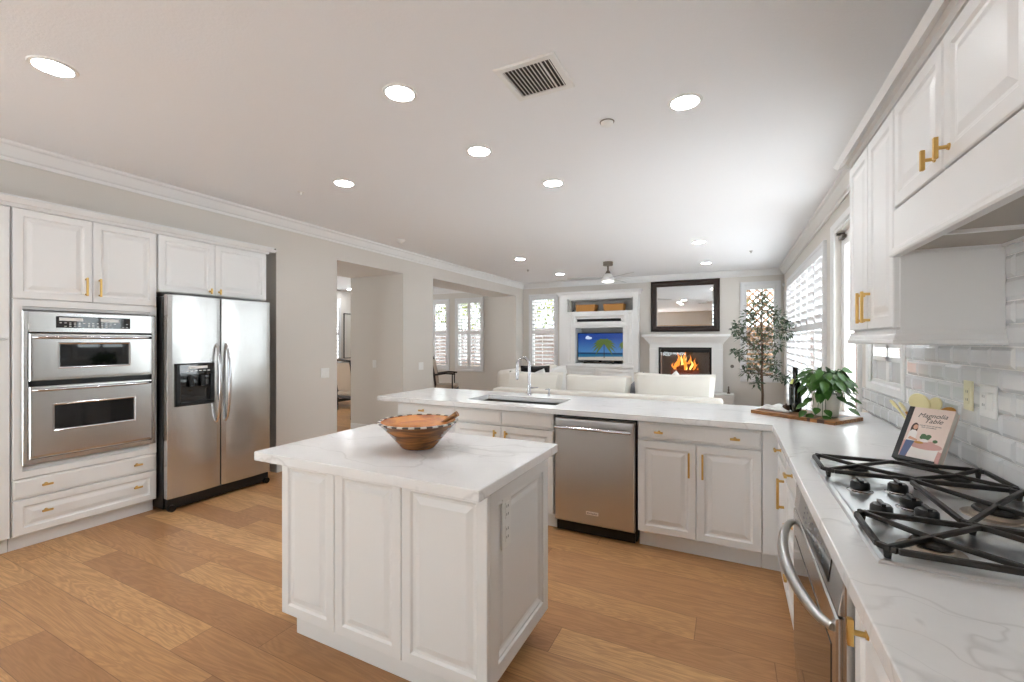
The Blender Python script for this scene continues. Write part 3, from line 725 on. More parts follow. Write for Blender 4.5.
MB().rings(F, y0 + .031, y1 - .031, .105, .184, [(0, 0), (0, .026), (.004, .03)]).build('lower_drawer', 'steelh', t)

# ------------------------------------------------------------------ continuous worktop with cut-outs
X_ = [-2.875, -2.03, -1.22, .225, .32, .81, .868]; Y_ = [0.0, 1.27, 2.18, 3.045, 3.215, 3.60, 3.86]
def keep(x, y):
    if x < .225 and y < 3.045: return False
    if -2.03 < x < -1.22 and 3.215 < y < 3.60: return False
    if .32 < x < .81 and 1.27 < y < 2.18: return False
    return True
mb = MB(); bm = mb.bm; V = {}
def gv_(i, j, z):
    if (i, j, z) not in V: V[(i, j, z)] = bm.verts.new((X_[i], Y_[j], z))
    return V[(i, j, z)]
K = {(i, j): keep((X_[i] + X_[i + 1]) / 2, (Y_[j] + Y_[j + 1]) / 2) for i in range(len(X_) - 1) for j in range(len(Y_) - 1)}
Z0, Z1 = .875, .915
for (i, j), k_ in K.items():
    if not k_: continue
    bm.faces.new([gv_(i, j, Z1), gv_(i + 1, j, Z1), gv_(i + 1, j + 1, Z1), gv_(i, j + 1, Z1)])
    bm.faces.new([gv_(i, j, Z0), gv_(i, j + 1, Z0), gv_(i + 1, j + 1, Z0), gv_(i + 1, j, Z0)])
    for di, dj, e in ((-1, 0, ((i, j), (i, j + 1))), (1, 0, ((i + 1, j), (i + 1, j + 1))), (0, -1, ((i, j), (i + 1, j))), (0, 1, ((i, j + 1), (i + 1, j + 1)))):
        if not K.get((i + di, j + dj), False):
            bm.faces.new([gv_(*e[0], Z0), gv_(*e[1], Z0), gv_(*e[1], Z1), gv_(*e[0], Z1)])
wt = mb.build('worktop', 'marble', bevel=.003, origin=(0, 0, 0))
tag(wt, 'continuous white veined stone worktop running along the peninsula and the cooktop side', 'countertop')

# sink, faucet, soap dispenser
t = thing('kitchen_sink', 'undermount stainless steel sink basin in the peninsula worktop', 'sink', (-1.62, 3.41, .66))
mb = MB(); prof = [(0, 0), (0, .205), (-.012, .205), (-.012, -.012)]
x0, x1, yy0, yy1 = -2.028, -1.222, 3.217, 3.598
mb.box(x0, x1, yy0, yy1, .655, .665); mb.box(x0, x0 + .008, yy0, yy1, .665, .872); mb.box(x1 - .008, x1, yy0, yy1, .665, .872); mb.box(x0, x1, yy0, yy0 + .008, .665, .872); mb.box(x0, x1, yy1 - .008, yy1, .665, .872)
mb.build('basin', 'steelh', t); MB().lathe((-1.62, 3.45, .665), [(.001, .004), (.03, .004), (.042, .002), (.045, 0)]).build('drain', 'chrome', t)
t = thing('kitchen_faucet', 'tall chrome gooseneck faucet with a side lever behind the sink', 'faucet', (-1.70, 3.70, .915))
b_ = Vector((-1.655, 3.70, .915)); pts = [b_ + Vector((0, 0, .0)), b_ + Vector((0, 0, .11)), b_ + Vector((0, 0, .235))]
dirv = Vector((-.80, -.45, 0)).normalized()
R_ = .056
for i in range(1, 15):
    a = PI * i / 14; pts.append(b_ + Vector((0, 0, .27)) + dirv * (R_ - R_ * math.cos(a)) + Vector((0, 0, 1)) * R_ * 1.35 * math.sin(a))
pts.append(pts[-1] + Vector((0, 0, -.05)))
MB().tube(pts, .0135, 14).build('spout', 'chrome', t)
MB().lathe(tuple(b_), [(.024, 0), (.024, .006), (.018, .012), (.018, .09), (.014, .11), (.012, .12)]).build('body', 'chrome', t)
e_ = pts[-1]; MB().lathe((e_.x, e_.y, e_.z - .075), [(.012, 0), (.0145, .01), (.0145, .06), (.011, .08)]).build('spray_head', 'chrome', t)
MB().tube([b_ + Vector((.015, 0, .07)), b_ + Vector((.045, -.01, .072)), b_ + Vector((.095, -.02, .078))], [.010, .007, .006], 10).build('lever', 'chrome', t)
t = thing('soap_dispenser', 'small chrome soap pump standing right of the faucet', 'soap dispenser', (-1.47, 3.72, .915))
MB().lathe((-1.47, 3.72, .915), [(.018, 0), (.018, .004), (.011, .008), (.011, .03), (.007, .034), (.007, .055), (.011, .057), (.011, .068)]).build('pump_body', 'chrome', t)
MB().tube([(-1.47, 3.72, .977), (-1.49, 3.69, .977)], .0045, 8).build('nozzle', 'chrome', t)

# ------------------------------------------------------------------ backsplash tiles
mb = MB(); F = FXn(RW - .002); TW, TH, G = .152, .0762, .0035
mb.fbox(F, .9, 4.04, .915, 1.075, 0, .004, 1); mb.fbox(F, .9, 3.14, 1.075, 1.84, 0, .004, 1)
bevp = [(0, .003), (0, .006), (.013, .0125), (.014, .0125)]
r_ = 0; z = .917
while z < 1.80:
    y = 4.04 + (TW + G) / 2 * (r_ % 2)
    while y > .92:
        a1, a0 = min(y, 4.04), y - TW; lim = 3.14 if z + TH > 1.075 else 4.04; zt = z + TH
        if a1 > lim: a1 = lim
        if a1 - a0 > .03 and not (lim == 3.14 and z > 1.48 and a0 > 2.2) : mb.rings(F, a0, a1, z, zt, bevp)
        y -= TW + G
    z += TH + G; r_ += 1
bs = mb.build('backsplash', ['tile', 'grout']); tag(bs, 'glossy bevelled white subway tile backsplash behind the cooktop', 'backsplash', kind='structure')
F = FXn(RW - .014)
outlet(F, 2.405, 1.195, .072, .118, ('almond coloured outlet plate on the tiles just behind the cookbook', 'outlet'), [(0, 0, 'socket')], m='almond')
outlet(F, 2.252, 1.190, .118, .120, ('white double plate with outlet and switch on the backsplash tiles', 'outlet'), [(-.024, 0, 'rocker'), (.024, 0, 'socket')])

# ------------------------------------------------------------------ upper cabinets and hood on the right
F = FXn(.575)
t = thing('wall_cabinet', 'narrow white two-door wall cabinet with long gold pulls left of the range hood', 'cabinet', (.72, 2.52, 1.455))
MB().box(.575, .862, 2.145, 2.84, 1.455, 2.31).build('carcass', 'cab', t, bevel=.0015)
d = face(F, 2.500, 2.838, 1.465, 2.302, 'door', t); long_pull(F, 2.538, 1.495, 1.635, d)
d = face(F, 2.150, 2.495, 1.465, 2.302, 'door', t); long_pull(F, 2.458, 1.495, 1.635, d)
pr = [(0, .055), (.010, .055), (.010, .042), (.016, .034), (.020, .022), (.026, .018), (.026, .006), (.02, 0), (0, 0)]
mb = MB()
def rail(mb, path, prof, z):
    n = len(path); P = [Vector((*p, 0)) for p in path]; vs = []
    for i in range(n):
        dn = (P[i + 1] - P[i]).normalized() if i < n - 1 else (P[i] - P[i - 1]).normalized(); dp = (P[i] - P[i - 1]).normalized() if i > 0 else dn
        nn, np_ = Vector((dn.y, -dn.x, 0)), Vector((dp.y, -dp.x, 0)); b_ = (nn + np_) / (1 + nn.dot(np_))
        for o_, h_ in prof: vs.append(P[i] + b_ * o_ + Vector((0, 0, z + h_)))
    q = len(prof); fs = [(i * q + j, i * q + (j + 1) % q, (i + 1) * q + (j + 1) % q, (i + 1) * q + j) for i in range(n - 1) for j in range(q)]
    mb.add(vs, fs + [tuple(range(q)), tuple(range((n - 1) * q, n * q))])
rail(mb, [(.862, 2.835), (.567, 2.835), (.567, 2.145), (.862, 2.145)], [(o * .7, h) for o, h in pr], 1.400)
mb.build('light_rail', 'cab', t)
t = thing('range_hood', 'long white wood hood front with a stainless liner over the cooktop', 'range hood', (.70, 1.7, 1.73))
MB().box(.553, .570, .95, 2.138, 1.755, 1.905).box(.553, .862, .95, .97, 1.755, 1.905).build('valance', 'cab', t, bevel=.002)
mb = MB(); rail(mb, [(.553, .95), (.553, 2.138)][::-1], [(0, .0), (.010, .0), (.014, .006), (.014, .018), (.006, .026), (.004, .034), (0, .036), (-.018, .036), (-.018, 0)], 1.730)
mb.build('valance_moulding', 'cab', t)
MB().box(.571, .86, .95, 2.138, 1.752, 1.90).build('liner', 'steeldark', t)
MB().box(.575, .86, 1.80, 1.822, 1.742, 1.754).box(.845, .86, .95, 2.138, 1.742, 1.754).box(.575, .845, 2.128, 2.138, 1.742, 1.754).build('liner_rim', 'cab', t)
F = FXn(.575)
t = thing('hood_cabinet', 'white cabinet over the range hood with paired gold T pulls', 'cabinet', (.72, 1.6, 1.91))
MB().box(.575, .862, .95, 2.142, 1.907, 2.31).build('carcass', 'cab', t, bevel=.0015)
d = face(F, 1.715, 2.138, 1.915, 2.302, 'door', t); knob(F, 1.765, 1.965, d, vertical=True, L=.062)
d = face(F, 1.285, 1.710, 1.915, 2.302, 'door', t); knob(F, 1.668, 1.965, d, vertical=True, L=.062)
face(F, .955, 1.28, 1.915, 2.302, 'door', t)
crown('trim_4', [(.862, 2.822), (.566, 2.822), (.566, .95)], proj=.036, drop=.064, z=2.372, m='cab')


# ------------------------------------------------------------------ gas cooktop
t = thing('gas_cooktop', 'stainless five-burner gas cooktop with black cast iron grates', 'cooktop', (.567, 1.725, .915))
F = Fr((0, 0, .915), (1, 0, 0), (0, 1, 0), (0, 0, 1))
pr = [(0, 0), (0, .004), (.004, .008), (.016, .008), (.022, .0055), (.030, .004), (.034, .0035)]
mb = MB().rings(F, .297, .840, 1.252, 2.200, pr); mb.rings(F, .33, .81, 1.28, 1.525, [(0, -.03), (0, .005), (.012, .0045), (.03, -.004), (.03, -.006)]) if 0 else None
mb.build('deck', 'deck', t)
burners = [(.425, 1.375, .036), (.70, 1.375, .030), (.672, 1.722, .046), (.425, 2.055, .030), (.70, 2.055, .036)]
for x, y, r in burners:
    b = MB().lathe((x, y, .9185), [(r + .028, 0), (r + .026, .002), (r + .010, .003), (r + .006, .012), (r, .014), (r - .01, .014)], 32).build('burner_base', 'steeldark', t)
    MB().lathe((x, y, .9325), [(r + .002, 0), (r + .004, .003), (r, .009), (r - .008, .011)], 32).build('burner_cap', 'iron', b)
def bar(mb, p, q, w_=.011, z0=.940, z1=.953):
    p, q = Vector((*p, 0)), Vector((*q, 0)); n = (q - p).normalized(); s = Vector((-n.y, n.x, 0)) * w_ / 2
    P = [p - s, q - s, q + s, p + s]; mb.hexa([(v.x, v.y, z0) for v in P] + [(v.x + (0), v.y, z1) for v in P])
def grate(x0, x1, y0, y1, cells):
    mb = MB(); c = .03
    ring = [(x0 + c, y0), (x1 - c, y0), (x1, y0 + c), (x1, y1 - c), (x1 - c, y1), (x0 + c, y1), (x0, y1 - c), (x0, y0 + c)]
    for i in range(8): bar(mb, ring[i], ring[(i + 1) % 8], .013, .938, .952)
    for cx, cy, a0, a1, b0, b1 in cells:
        for p in ((a0, b0), (a1, b1), (a0, b1), (a1, b0)): bar(mb, p, (cx, cy), .011, .941, .954)
    for (x, y) in ((x0 + .015, y0 + .015), (x1 - .015, y0 + .015), (x1 - .015, y1 - .015), (x0 + .015, y1 - .015)): mb.cyl((x, y, .9185), (x, y, .940), .006, .009, 10)
    return mb.build('grate', 'iron', t, bevel=.003)
g = .305
grate(g, .815, 1.262, 1.512, [(.425, 1.375, g + .01, .56, 1.265, 1.51), (.70, 1.375, .56, .81, 1.265, 1.51)])
grate(g, .815, 1.938, 2.185, [(.425, 2.055, g + .01, .56, 1.94, 2.182), (.70, 2.055, .56, .81, 1.94, 2.182)])
grate(.540, .815, 1.518, 1.932, [(.672, 1.722, .543, .812, 1.522, 1.928)])
for x, y in ((.385, 1.822), (.490, 1.850), (.478, 1.690), (.385, 1.592), (.486, 1.600)):
    b = MB().lathe((x, y, .918), [(.036, 0), (.036, .002), (.029, .004), (.028, .006)], 28).build('knob_bezel', 'chrome', t)
    mb = MB().lathe((x, y, .924), [(.025, 0), (.027, .003), (.026, .020), (.021, .026)], 28); mb.box(x - .005, x + .005, y - .024, y + .024, .948, .957)
    mb.build('control_knob', 'black', b)

# ------------------------------------------------------------------ bowl on the island
BX, BY = -1.318, 1.668
t = thing('wooden_bowl', 'conical wooden bowl with a checkered rim on the island top', 'bowl', (BX, BY, .915))
MB().lathe((BX, BY, .915), [(.072, 0), (.080, .004), (.125, .06), (.182, .118), (.186, .124)], 48).build('body', 'bowlwood', t) if 0 else \
MB().lathe((BX, BY, .915), [(.001, .0), (.074, .0), (.080, .004), (.125, .058), (.184, .122), (.176, .122), (.118, .062), (.072, .016), (.001, .012)], 48).build('body', 'bowlwood', t)
MB().lathe((BX, BY, .9155), [(.001, .0125), (.072, .0165), (.1175, .0625), (.1752, .1225)], 48).build('lining', 'bowlin', t)
mb = MB(); n = 44
for i in range(n):
    a0, a1 = 2 * PI * i / n, 2 * PI * (i + 1) / n; P = []
    for z_, ri, ro in ((1.0335, .173, .1835), (1.0405, .1735, .1865)):
        P += [(BX + r_ * math.cos(a), BY + r_ * math.sin(a), z_) for a, r_ in ((a0, ri), (a0, ro), (a1, ro), (a1, ri))]
    mb.hexa(P, i % 2)
mb.build('checkered_rim', ['pot', 'darkwood'], t)
def spoon(x0, x1, label, head):
    v = Vector(x1) - Vector(x0); t_ = thing('salad_server', label, 'spoon', x0)
    pts = [Vector(x0) + v * f for f in (0, .25, .5, .75, 1)]
    MB().tube(pts, [.010, .008, .008, .010, .013], 10, sx=1.3).build('handle', 'acacia', t_)
    MB().cushion(Vector(x0), .055, .075, .014, rot=v.to_track_quat('Y', 'Z').to_matrix()).build('bowl', head, t_)
spoon((BX - .005, BY - .01, .955), (BX + .185, BY + .05, 1.078), 'wooden server leaning out of the bowl over its right rim', 'walnut')
spoon((BX + .03, BY - .06, .965), (BX - .03, BY - .10, 1.030), 'dark wooden server lying low inside the bowl', 'walnut')

# ------------------------------------------------------------------ board with bottle, cloth and plant
zb = .915
t = thing('cutting_board', 'striped acacia and walnut serving board on the inner corner of the worktop', 'cutting board', (.435, 3.462, zb), math.radians(-36))
xs = [(-.262, .105, 'acacia'), (.105, .125, 'walnut'), (.125, .165, 'acacia'), (.165, .205, 'walnut'), (.205, .262, 'acacia')]
R3 = Matrix.Rotation(math.radians(-36), 3, 'Z')
def loc_build(mb, name, mats, parent, **k):
    mb.bm.transform(wmat(parent)); return mb.build(name, mats, parent, **k)
mb = MB()
for a, b, m_ in xs: mb.box(a, b, -.163, .163, 0, .022, 0 if m_ == 'acacia' else 1)
loc_build(mb, 'plank', ['acacia', 'walnut'], t)
zt = zb + .022
def B2(px_, py_): p = R3 @ Vector((px_, py_, 0)); return Vector((.435 + p.x, 3.462 + p.y, zt))
p = (.392, 3.512)
t = thing('oil_bottle', 'dark glass olive oil bottle standing on the serving board', 'bottle', (*p, zt))
MB().lathe((*p, zt), [(.001, 0), (.030, 0), (.036, .004), (.037, .015), (.037, .165), (.033, .190), (.016, .222), (.0145, .24), (.0145, .268)], 32).build('body', 'bottle', t)
MB().lathe((*p, zt + .262), [(.016, 0), (.0165, .004), (.0165, .036), (.015, .038), (.001, .038)], 24).build('cap', 'black', t)
a_ = 2.6
mb = MB(); n = 8; vs = []
for i in range(n + 1):
    a = PI * 1.02 + (i / n) * .95
    for z_ in (.188, .222): r_ = .0345 if z_ < .2 else .0175; vs.append((p[0] + r_ * math.cos(a), p[1] + r_ * math.sin(a), zt + z_))
mb.add(vs, [(2 * i, 2 * i + 2, 2 * i + 3, 2 * i + 1) for i in range(n)]); mb.build('neck_label', 'label', t)
# folded cloth with cutlery
t = thing('kitchen_towel', 'crumpled white linen towel lying at the left of the serving board', 'towel', (.285, 3.55, zt))
mb = MB(); r_ = random.Random(4); n = 14; vs = []
for side in (1, 0):
    for i in range(n + 1):
        for j in range(n + 1):
            a, b = 2 * i / n - 1, 2 * j / n - 1
            h = .006 + .032 * max(0, 1 - a * a) ** .7 * max(0, 1 - b * b) ** .7 + .010 * math.sin(a * 6 + b * 3) * (1 - a * a) * (1 - b * b)
            q = R3 @ Vector((a * .105 * (1 + .1 * math.sin(b * 5)), b * .060 * (1 + .15 * math.sin(a * 4)), 0)); vs.append((.285 + q.x, 3.545 + q.y, zt + (h if side else .001)))
fs = []
for k_ in (0, 1):
    o_ = k_ * (n + 1) ** 2
    for i in range(n):
        for j in range(n): fs.append((o_ + i * (n + 1) + j, o_ + (i + 1) * (n + 1) + j, o_ + (i + 1) * (n + 1) + j + 1, o_ + i * (n + 1) + j + 1))
mb.add(vs, fs, 0, True); mb.build('cloth', 'linen', t)
t = thing('salt_cellar', 'small dark wooden pot beside the oil bottle on the board', 'pot', (.338, 3.50, zt))
MB().lathe((.338, 3.50, zt), [(.001, 0), (.020, 0), (.024, .006), (.024, .030), (.020, .036), (.001, .036)], 20).build('body', 'walnut', t)
MB().lathe((.338, 3.50, zt + .036), [(.020, 0), (.018, .006), (.004, .010), (.005, .016), (.001, .018)], 16).build('lid', 'walnut', t)

def leaf(mb, base, d, up, L, W, droop=.3, m=0):
    d = d.normalized(); s = d.cross(up)
    s = s.normalized() if s.length > 1e-3 else Vector((1, 0, 0)); n_ = s.cross(d)
    rows = [(0, .04), (.18, .72), (.42, 1.0), (.68, .78), (.87, .38), (1, .02)]; vs = []
    for f, w_ in rows:
        c = base + d * L * f - Vector((0, 0, 1)) * droop * L * f * f
        vs += [c - s * W / 2 * w_ + n_ * W * .14 * w_, c, c + s * W / 2 * w_ + n_ * W * .14 * w_]
    fs = []
    for i in range(len(rows) - 1): fs += [(3 * i, 3 * i + 3, 3 * i + 4, 3 * i + 1), (3 * i + 1, 3 * i + 4, 3 * i + 5, 3 * i + 2)]
    mb.add(vs, fs, m, True)
P0 = (.550, 3.430)
t = thing('potted_plant', 'leafy green plant in a white ceramic pot on the serving board', 'plant', (*P0, zt))
MB().lathe((*P0, zt), [(.001, 0), (.062, 0), (.066, .004), (.074, .128), (.076, .140), (.068, .140), (.066, .126), (.001, .122)], 36).build('pot', 'pot', t)
MB().lathe((*P0, zt + .121), [(.066, 0), (.05, .006), (.001, .010)], 24).build('soil', 'soil', t)
mb = MB(); st = MB(); r_ = random.Random(12); c0 = Vector((*P0, zt + .135))
for i in range(130):
    th = r_.uniform(0, 2 * PI); el = -.3 + r_.random() ** .8 * 1.65; d = Vector((math.cos(th) * math.cos(el), math.sin(th) * math.cos(el), math.sin(el)))
    rr = r_.uniform(.05, .118) * (1 + .15 * math.cos(el)); p = c0 + Vector((d.x * rr, d.y * rr, d.z * rr * 1.15 + .045))
    out = Vector((d.x * .8, d.y * .8, d.z * .3 - .55 + r_.uniform(-.35, .35)))
    st.tube([c0 + Vector((d.x * .02, d.y * .02, 0)), c0 + (p - c0) * .6 + Vector((0, 0, .01)), p], .0016, 5)
    leaf(mb, p, out, Vector((d.x + r_.uniform(-.4, .4), d.y - .4 + r_.uniform(-.4, .4), .8)), r_.uniform(.058, .085), r_.uniform(.042, .058), .25)
for dx, dy, dz, ox, oy in ((-.085, -.075, -.02, -.6, -.4), (-.11, -.05, -.06, -.8, -.3), (-.06, -.11, -.075, -.3, -.8), (-.02, -.11, -.085, .2, -.9), (-.12, -.09, -.10, -.5, -.6), (.08, -.07, -.035, .8, -.4), (.10, -.06, -.075, .7, -.5), (.04, -.10, .0, .5, -.8), (.12, .0, -.02, 1, 0), (-.09, -.10, -.115, -.4, -.7), (-.04, -.13, -.12, .5, -.6)):
    p = c0 + Vector((dx, dy, dz)); st.tube([c0, c0 + Vector((dx * .8, dy * .8, .035)), p], .0018, 5); leaf(mb, p, Vector((ox, oy, -.35)), Vector((ox, oy - .6, 1.0)), .074, .044, .15)
mb.build('foliage', 'leaf', t); st.build('stems', 'pgreen', t)

# ------------------------------------------------------------------ cookbook on its stand, crock of utensils
u = Vector((.72, -.694, 0)).normalized(); bk = Vector((-u.y, u.x, 0)); ph = math.radians(31)
v = Vector((0, 0, 1)) * math.cos(ph) + bk * math.sin(ph); nn = u.cross(v)
BO = Vector((.598, 2.330, .936)); FB = Fr(BO, u, v, nn)
BWD, BH, BT = .150, .236, .030
t = thing('cookbook', 'pink-covered cookbook with a black spine leaning on a black stand', 'book', tuple(BO))
MB().fbox(FB, .002, BWD - .002, .002, BH - .002, -BT + .002, -.002).build('pages', 'paper', t)
cv_ = MB().fbox(FB, .0, BWD, 0, BH, -.0025, 0).fbox(FB, 0, BWD, 0, BH, -BT - .0025, -BT).build('cover', 'cover', t)
MB().fbox(FB, -.001, .017, -.0005, BH + .0005, -.0028, .0006).fbox(FB, -.002, .0, 0, BH, -BT - .0025, 0).build('spine', 'black', t)
def art(polys, name, mats):
    mb = MB(); e = .0004
    for k_, (m_, pl) in enumerate(polys):
        e = .0004 + .00012 * k_; mb.prism([FB.p(a, b, e - .0004) for a, b in pl], nn * .0005, m_)
    return mb.build(name, mats, cv_)
def ell(cx, cy, rx, ry, n=14, rot=0): return [(cx + rx * math.cos(2 * PI * i / n) * math.cos(rot) - ry * math.sin(2 * PI * i / n) * math.sin(rot), cy + rx * math.cos(2 * PI * i / n) * math.sin(rot) + ry * math.sin(2 * PI * i / n) * math.cos(rot)) for i in range(n)]
art([(4, [(.018, 0), (BWD, 0), (BWD, .055), (.018, .085)]),
     (5, [(.045, .008), (.135, .008), (.138, .062), (.045, .070)]), (4, ell(.092, .072, .056, .016)),
     (1, ell(.040, .140, .012, .026)), (0, ell(.043, .147, .008, .011)), (5, [(.026, .085), (.055, .085), (.054, .125), (.046, .133), (.034, .133), (.027, .120)]),
     (2, [(.020, .006), (.040, .006), (.055, .086), (.026, .086)]), (0, [(.030, .092), (.034, .104), (.062, .094), (.062, .086)]),
     (3, ell(.084, .106, .017, .011)), (3, ell(.078, .114, .009, .008)), (3, ell(.095, .113, .009, .008)), (5, ell(.085, .093, .013, .007)), (4, ell(.110, .085, .012, .008)), (3, ell(.120, .096, .008, .007)), (6, ell(.070, .082, .016, .005))],
    'cover_picture', ['skin', 'hair', 'denim', 'pgreen', 'pink', 'pwhite', 'woodlight'])
text('Magnolia', 'title', FB, .084, .203, .0004, .027, 'ink', cv_, rot=.05, shear=.35)
text('Table', 'title', FB, .092, .180, .0004, .027, 'ink', cv_, rot=.05, shear=.35)
text('A COLLECTION OF RECIPES', 'subtitle', FB, .085, .158, .0004, .0062, 'ink', cv_); text('FOR GATHERING', 'subtitle', FB, .085, .150, .0004, .0062, 'ink', cv_)
t = thing('book_stand', 'black metal book easel holding up the cookbook', 'book stand', (.69, 2.29, .915))
MB().fbox(FB, .01, .145, -.004, -.001, -.034, .016).fbox(FB, .01, .145, -.004, .010, .013, .016).build('ledge', 'black', t)
MB().fbox(FB, .02, .138, -.004, .150, -.040, -.035).build('back_plate', 'black', t)
for a in (.03, .13):
    q = FB.p(a, -.002, -.02); MB().tube([q, (q.x, q.y, .919)], .004, 8).build('foot', 'black', t)
q = FB.p(.08, .12, -.04); g_ = Vector((q.x, q.y, 0)) + bk * .052; MB().tube([q, (g_.x, g_.y, .918)], .004, 8).build('strut', 'black', t)
cx, cy = .785, 2.60
t = thing('utensil_crock', 'white ceramic crock behind the cookbook holding kitchen utensils', 'crock', (cx, cy, .915))
MB().lathe((cx, cy, .915), [(.001, 0), (.05, 0), (.055, .006), (.057, .15), (.052, .15), (.050, .012), (.001, .010)], 32).build('body', 'pot', t)
def utensil(label, dx, dy, top, head, m, mh, group=None):
    t_ = thing('kitchen_utensil', label, 'utensil', (cx + dx * .2, cy + dy * .2, .93))
    a, b = Vector((cx - dx * .2, cy - dy * .2, .928)), Vector((cx + dx, cy + dy, top))
    MB().tube([a, a.lerp(b, .5), b], [.005, .006, .005], 8).build('handle', m, t_)
    R_ = (b - a).to_track_quat('Y', 'X').to_matrix(); c_ = b + (b - a).normalized() * head[1] * .42
    # heads turned towards the aisle
    R_ = Matrix((Vector((.72, -.69, 0)), (b - a).normalized(), Vector((-.69, -.72, 0)))).transposed()
    MB().prism([c_ + R_ @ Vector((a, b, 0)) for a, b in ell(0, 0, head[0] / 2, head[1] / 2, 20)], R_ @ Vector((0, 0, .008))).build('head', mh, t_, bevel=.002)
utensil('pale yellow round spoon standing upright in the crock', -.015, .0, 1.100, (.080, .085), 'yellow', 'yellow')
utensil('pale yellow spatula beside the round spoon in the crock', .018, -.025, 1.095, (.055, .080), 'yellow', 'yellow')
utensil('brown wooden fork leaning right in the crock', .045, -.05, 1.080, (.058, .062), 'woodlight', 'woodlight')
utensil('slim pale yellow stick leaning furthest left out of the crock', -.085, .04, 1.100, (.018, .05), 'yellow', 'yellow')
utensil('thin wooden stick leaning left beside the slim yellow one', -.06, .03, 1.090, (.016, .05), 'woodlight', 'yellow')

# ------------------------------------------------------------------ ceiling: lamps, vent, sensors, fan
spots = [(-2.944, .929, 'recessed ceiling light in front of the wall ovens'), (-1.587, 1.851, 'recessed ceiling light above the island, left of the air vent'),
         (-.226, 2.624, 'recessed ceiling light right of the air vent near the upper cabinets'), (-1.576, 2.662, 'recessed ceiling light between island and sink'),
         (-2.913, 2.697, 'recessed ceiling light nearest the refrigerator beside a sprinkler'), (-1.337, 3.477, 'recessed ceiling light right over the kitchen faucet'),
         (-3.056, 6.462, 'recessed ceiling light over the left sofa, nearer of that pair'), (-3.029, 8.261, 'recessed ceiling light left of the ceiling fan by the built-in'),
         (-.378, 6.419, 'recessed ceiling light before the mirror, nearer of that pair'), (-.373, 8.2, 'recessed ceiling light closest to the mirror and fireplace'),
         (-8.75, 8.3, 'recessed ceiling light in the far room seen through the hall opening')]
proto = None
for x, y, lb in spots:
    if proto is None:
        proto = thing('recessed_light', lb, 'ceiling light', (x, y, H), group='recessed ceiling lights')
        MB().lathe((x, y, H), [(.070, -.002), (.074, -.007), (.088, -.006), (.092, 0), (.070, 0)], 36, close=True).build('trim_ring', 'plastic', proto)
        MB().lathe((x, y, H - .0045), [(.001, 0), (.070, 0), (.070, .003), (.001, .003)], 36).build('lens', 'lens', proto)
    else: dup(proto, (x, y, H), label=lb)
t = thing('air_vent', 'square white ceiling air vent with dark slots', 'vent', (-.885, 2.05, H))
F = Fr((0, 0, H), (1, 0, 0), (0, 1, 0), (0, 0, -1))
MB().rings(F, -1.045, -.725, 1.895, 2.205, [(0, 0), (0, .004), (.006, .009), (.034, .009), (.036, 0)], hole=True).build('frame', 'plastic', t)
MB().fbox(F, -1.010, -.760, 1.93, 2.17, 0, .002).build('duct', 'vent', t)
mb = MB()
for i in range(13): mb.prism([F.p(-1.006 + i * .0195, 1.93, .003), F.p(-1.004 + i * .0195, 1.93, .003), F.p(-.996 + i * .0195, 1.93, .010), F.p(-.998 + i * .0195, 1.93, .010)], (0, .24, 0))
mb.fbox(F, -.812, -.806, 1.93, 2.17, .003, .009)
mb.build('louvers', 'plastic', t)
t = thing('smoke_detector', 'small round white detector on the ceiling beside the air vent', 'smoke detector', (-.671, 2.654, H))
MB().lathe((-.671, 2.654, H - .026), [(.001, 0), (.022, 0), (.034, .008), (.038, .020), (.038, .026)], 28).build('body', 'plastic', t)
MB().lathe((-.671, 2.654, H - .004), [(.042, 0), (.044, .004)], 28).build('base', 'nickel', t)
def sprinkler(x, y, lb, r=.03, m='plastic'):
    t_ = thing('ceiling_sprinkler', lb, 'sprinkler', (x, y, H))
    MB().lathe((x, y, H - .005), [(r * .7, 0), (r, .003), (r, .005)], 24).build('escutcheon', m, t_)
    MB().lathe((x, y, H - .028), [(.001, 0), (.012, 0), (.012, .002), (.005, .004), (.006, .023)], 16).build('head', m, t_)
sprinkler(-3.432, 2.689, 'small white sprinkler on the ceiling near the light by the refrigerator')
sprinkler(-3.396, 7.53, 'tiny grey sprinkler on the ceiling between the two left living room lights', .025, 'nickel')
sprinkler(.272, 7.402, 'tiny grey sprinkler on the ceiling before the olive tree', .025, 'nickel')
t = thing('ceiling_sensor', 'white round sensor on the ceiling near the left wall crown', 'sensor', (-3.884, 4.552, H))
MB().lathe((-3.884, 4.552, H - .035), [(.001, 0), (.03, .002), (.045, .018), (.055, .03), (.058, .035)], 28).build('body', 'plastic', t)
MB().lathe((-3.884, 4.552, H - .045), [(.001, 0), (.014, 0), (.018, .012)], 16).build('lens_cap', 'plastic', t)
x, y = -1.846, 7.365
t = thing('ceiling_fan', 'three-bladed white ceiling fan with grey canopy over the living room', 'ceiling fan', (x, y, H))
MB().lathe((x, y, H - .065), [(.055, 0), (.08, .004), (.082, .065)], 32).build('canopy', 'nickel', t)
MB().cyl((x, y, H - .17), (x, y, H - .06), .014, .014, 16).build('downrod', 'nickel', t)
MB().lathe((x, y, H - .20), [(.052, 0), (.030, .04), (.020, .055)], 28).build('collar', 'nickel', t)
MB().lathe((x, y, H - .325), [(.098, 0), (.105, .03), (.088, .08), (.058, .125)], 36).build('motor_housing', 'plastic', t)
MB().lathe((x, y, H - .345), [(.001, 0), (.07, .002), (.095, .012), (.096, .022)], 36).build('light_kit', 'fanlens', t)
